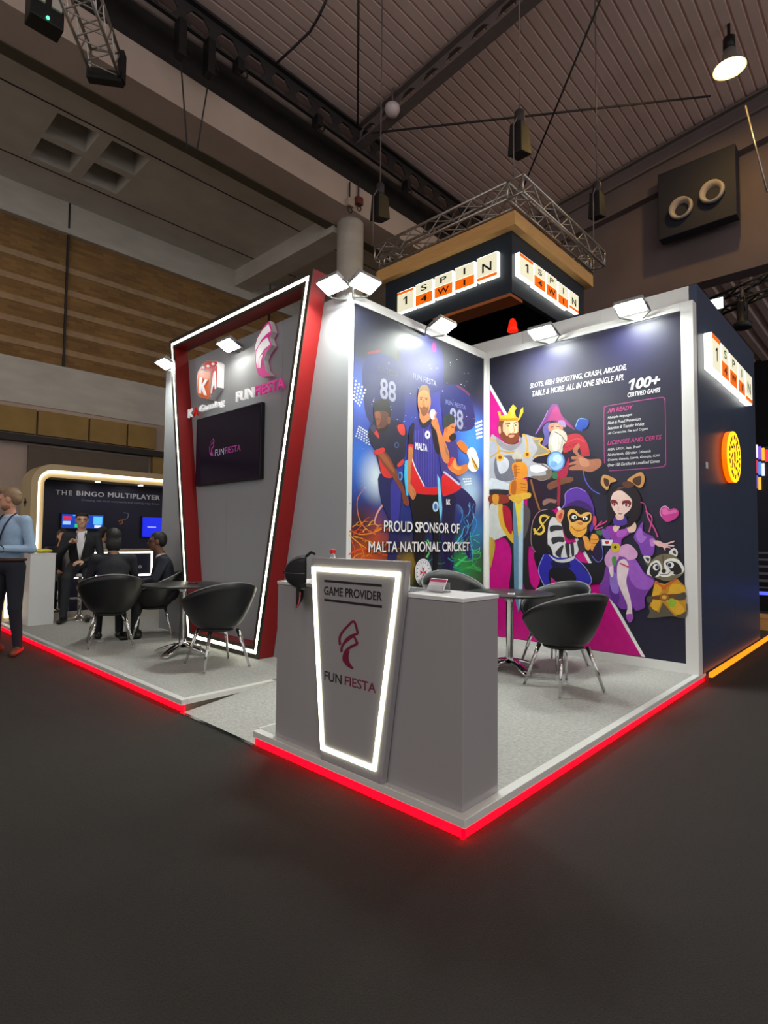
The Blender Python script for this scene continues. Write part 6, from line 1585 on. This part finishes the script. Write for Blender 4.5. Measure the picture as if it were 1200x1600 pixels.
# ================================================================ NEIGHBOURING BINGO STAND AT THE LEFT
YW = 10.0                                   # its back wall
NAVB = mat('bingo_navy_wall', (34, 34, 58), .45, var=.06, scale=1)
BIRCH = mat('birch_ply', (206, 184, 140), .5, var=.1, scale=4)
BLED = mat('bingo_led', (255, 250, 240), .4, emit=(255, 244, 224), strength=4.0)
e = empty('bingo_stand_wall', (2.6, YW, 0), 0, 'rounded birch arch with white light line around a navy wall reading THE BINGO MULTIPLAYER', 'stand wall')
XA, XB, ZA, RA = .78, 5.6, 2.52, .34        # outer arch
b = MB(); b.box(XA + .2, XB, YW, YW + .1, 0.0, ZA - .1); local(e, b.build('navy_panel', NAVB))
def arch(off):
    r = RA - off; pts = [(XA + off, 0.0)]
    pts += [(XA + RA - r * math.cos(t), ZA - RA + r * math.sin(t)) for t in [k * math.pi / 2 / 10 for k in range(11)]]
    return pts + [(XB, ZA - off)]
def strip(o0, o1, y0, y1, m, nm):
    A, B_ = arch(o0), arch(o1); b = MB(); n = len(A)
    vs = [(x, y, z) for (x, z) in A for y in (y0, y1)] + [(x, y, z) for (x, z) in B_ for y in (y0, y1)]
    fs = []
    for i in range(n - 1):
        a0, a1 = 2 * i, 2 * (i + 1); c0, c1 = 2 * n + 2 * i, 2 * n + 2 * (i + 1)
        fs += [(a0, a1, a1 + 1, a0 + 1), (c0, c0 + 1, c1 + 1, c1), (a0, c0, c1, a1), (a0 + 1, a1 + 1, c1 + 1, c0 + 1)]
    b.add(vs, fs, m); return local(e, b.build(nm))
Y0 = YW - .6
strip(0, .10, Y0, YW - .01, BIRCH, 'arch_shell'); strip(.102, .142, Y0 + .05, Y0 + .09, BLED, 'light_line'); strip(.102, .22, Y0 + .10, YW - .01, BIRCH, 'inner_lining')
b = MB()
for (w_, h_) in ((.07, .02), (.02, .07)): b.box(XA - .012, XA - .002, Y0 + .3 - w_, Y0 + .3 + w_, 1.85 - h_, 1.85 + h_)
local(e, b.build('plus_mark', STEEL_D))
PB = Plane(1, YW)
TB = mat('bingo_letter_white', (236, 236, 240), .4)
text_px(PB, 'THE', (86, 773), (112, 774), 7.5, TB, parent=e, lay=.012, spacing=1.2, extrude=.01, bold=.006)
text_px(PB, 'BINGO', (119, 774.5), (162, 776.5), 7.5, TB, parent=e, lay=.012, spacing=1.15, extrude=.01, bold=.02)
text_px(PB, 'MULTIPLAYER', (168, 777), (249, 781.5), 7.8, TB, parent=e, lay=.012, spacing=1.1, extrude=.01, bold=.02)
text_px(PB, 'Creating the most innovative and cutting edge Bingo', (127, 783.5), (249, 790), 4.2, mat('bingo_letter_grey', (150, 150, 170), .5), parent=e, lay=.006)
ar = Art(PB, 0, 700, 4.0, .005)
ar.line((150, 150, 165), '770,405 800,410 795,440 765,445', 4).line((190, 110, 60), '740,460 760,450 765,470 745,475', 7)
ar.done('small_emblem', e)
# screens on its wall
def scr(p0, p1, label, fill):
    a = bp(p0, 1, YW - .05); c = bp(p1, 1, YW - .05)
    s = empty('bingo_screen', (a[0], YW - .05, c[2]), 0, label, 'screen')
    b = MB(); b.box(a[0] - .02, c[0] + .02, YW - .05, YW - .002, c[2] - .02, a[2] + .02); local(s, b.build('casing', BLACK))
    fill(s, a, c); return s
SB = mat('screen_blue', (20, 50, 230), .3, emit=(16, 30, 220), strength=.9)
def f1(s, a, c):
    def r(u0, u1, v0, v1, col, k=.9, nm='picture_field', l=.004):
        b = MB(); X = lambda u: a[0] + (c[0] - a[0]) * u; Z = lambda v: c[2] + (a[2] - c[2]) * v
        b.box(X(u0), X(u1), YW - .05 - l - .002, YW - .05 - l, Z(v0), Z(v1)); local(s, b.build(nm, mat('scr_%d_%d_%d' % col, col, .3, emit=col, strength=k)))
    r(0, 1, 0, 1, (24, 70, 190), .7, 'display', .001)
    r(.02, .22, .55, .85, (214, 40, 60)); r(.02, .2, .25, .5, (150, 200, 240)); r(.75, .97, .3, .9, (90, 190, 240)); r(.3, .42, .05, .3, (40, 190, 110)); r(.78, .95, .05, .25, (220, 230, 240)); r(.25, .6, .88, .97, (40, 180, 240))
scr((97, 803), (161, 826), 'screen showing a colourful bingo game behind the man on the stool', f1)
def f2(s, a, c):
    b = MB(); b.box(a[0], c[0], YW - .056, YW - .0505, c[2], a[2]); local(s, b.build('display', SB))
    b = MB(); b.box(a[0] + .1, a[0] + .28, YW - .058, YW - .0565, (a[2] + c[2]) / 2 - .01, (a[2] + c[2]) / 2 + .01); local(s, b.build('text_bar', mat('screen_text', (200, 200, 255), .3, emit=(180, 190, 255), strength=.8)))
scr((223, 808), (262, 839), 'plain bright blue screen on the navy bingo wall', f2)
# two small downlights under the arch
for i, p in enumerate(((153, 746), (220, 752))):
    q = bp(p, 1, YW - .45); q[2] = ZA - .235
    s = empty('downlight', q, 0, ['left small downlight under the birch arch', 'right small downlight under the birch arch'][i], 'lamp')
    b = MB(); b.lathe([(.06, .012), (.06, 0), (.045, -.004)], n=16); b.build('ring', WHITE, s)
    b = MB(); b.lathe([(.042, -.004), (.04, -.008), (.01, -.009)], n=16); b.build('glass', mat('downlight_glow', (255, 255, 255), .4, emit=(250, 250, 255), strength=45), s)
# its low counter with a light edge, behind the seated men
yb = 8.8
x0 = bp((196, 880), 1, yb)[0]; x1 = bp((238, 880), 1, yb)[0]; zt_ = bp((215, 859), 1, yb)[2]; zb_ = bp((215, 898), 1, yb)[2]
s = empty('bingo_counter', (x0, yb, 0), 0, 'navy bingo counter with birch top and white light edge behind the seated men', 'counter')
b = MB(); b.box(x0 - .9, x1, yb, yb + .4, 0.0, zt_ - .03); local(s, b.build('body', NAVB))
b = MB(); b.box(x0 - .93, x1 + .03, yb - .03, yb + .43, zt_ - .028, zt_ + .01); local(s, b.build('top_board', BIRCH))
for (a0, a1, c0, c1) in ((x0 - .9, x1, zb_ - .02, zb_ + .01), (x1 - .03, x1, zb_ + .012, zt_ - .032), (x0 - .9, x1 - .032, zt_ - .06, zt_ - .034)):
    b = MB(); b.box(a0, a1, yb - .012, yb - .001, c0, c1); local(s, b.build('light_line', BLED))
text_px(Plane(1, yb), 'o', (216, 888), (221, 888), 5, TB, parent=s, lay=.006, bold=.02)
# far-left counter corner with light line
q = bp((20, 968), 2, .1)
s = empty('bingo_counter', (q[0], q[1], 0), 0, 'low birch counter with an L-shaped white light line behind the standing man', 'counter')
b = MB(); b.box(-.9, .12, .02, .5, .092, .95); b.build('body', BIRCH, s)
b = MB(); b.box(-.93, .15, -.01, .53, .951, .98); b.build('top_board', BIRCH, s)
b = MB(); b.box(-.10, -.07, .005, .019, .13, .48); b.build('light_line', BLED, s); b = MB(); b.box(-.069, .09, .005, .019, .13, .16); b.build('light_line', BLED, s)
s = empty('bingo_platform', (.1, 8.0, 0), 0, 'low dark carpet platform of the bingo stand', 'platform')
# visitors at the bingo stand
def bust(label, p, y, face, top, hair_c, skin=(170, 120, 96)):
    q = bp(p, 1, y); z0 = q[2] - 1.44
    J = dict(JS); J.update(headyaw=0.3, headtilt=-.15)
    person(label, (q[0], q[1], 0.0), face, J, dict(skin=skin, top=top, legs=(24, 24, 28), shoe=(14, 14, 14)), hair_c, 'short', None, .04, .013)
bpy.data.objects.remove(s)
J4 = seated(.55, .0, .06, .42)
def bust2(label, p, y, face, top, skin, hl):
    q = bp(p, 1, y); zs = q[2] - .755
    J = seated(zs, 0.0, .06, .42)
    person(label, (q[0], y, 0), face, J, dict(skin=skin, top=top, legs=(24, 24, 28), shoe=(14, 14, 14)), (22, 18, 18), 'short', None, hl, .012)
    b = MB(); s = empty('bar_stool', (q[0], y, 0), 0, 'dark stool under the ' + label.split(' with')[0], 'stool')
    b.tube([(0, 0, .03), (0, 0, zs - .05)], .03, 10); b.build('pole', CHROME, s); b = MB(); b.lathe([(.05, zs - .05), (.19, zs - .045), (.19, zs - .005), (.03, zs)], n=20); b.build('seat', BLACK, s); b = MB(); b.lathe([(.2, 0.0005), (.2, .01), (.03, .03)], n=20); b.build('base', CHROME, s)
bust2('dark-clothed visitor with long black hair below the bingo screen', (95, 838), 9.45, (.1, -1), (26, 24, 28), (176, 126, 100), .05)
bust2('visitor with dark bun hair behind the man on the stool', (156, 834), 9.5, (.95, .2), (150, 140, 134), (190, 140, 112), .02)
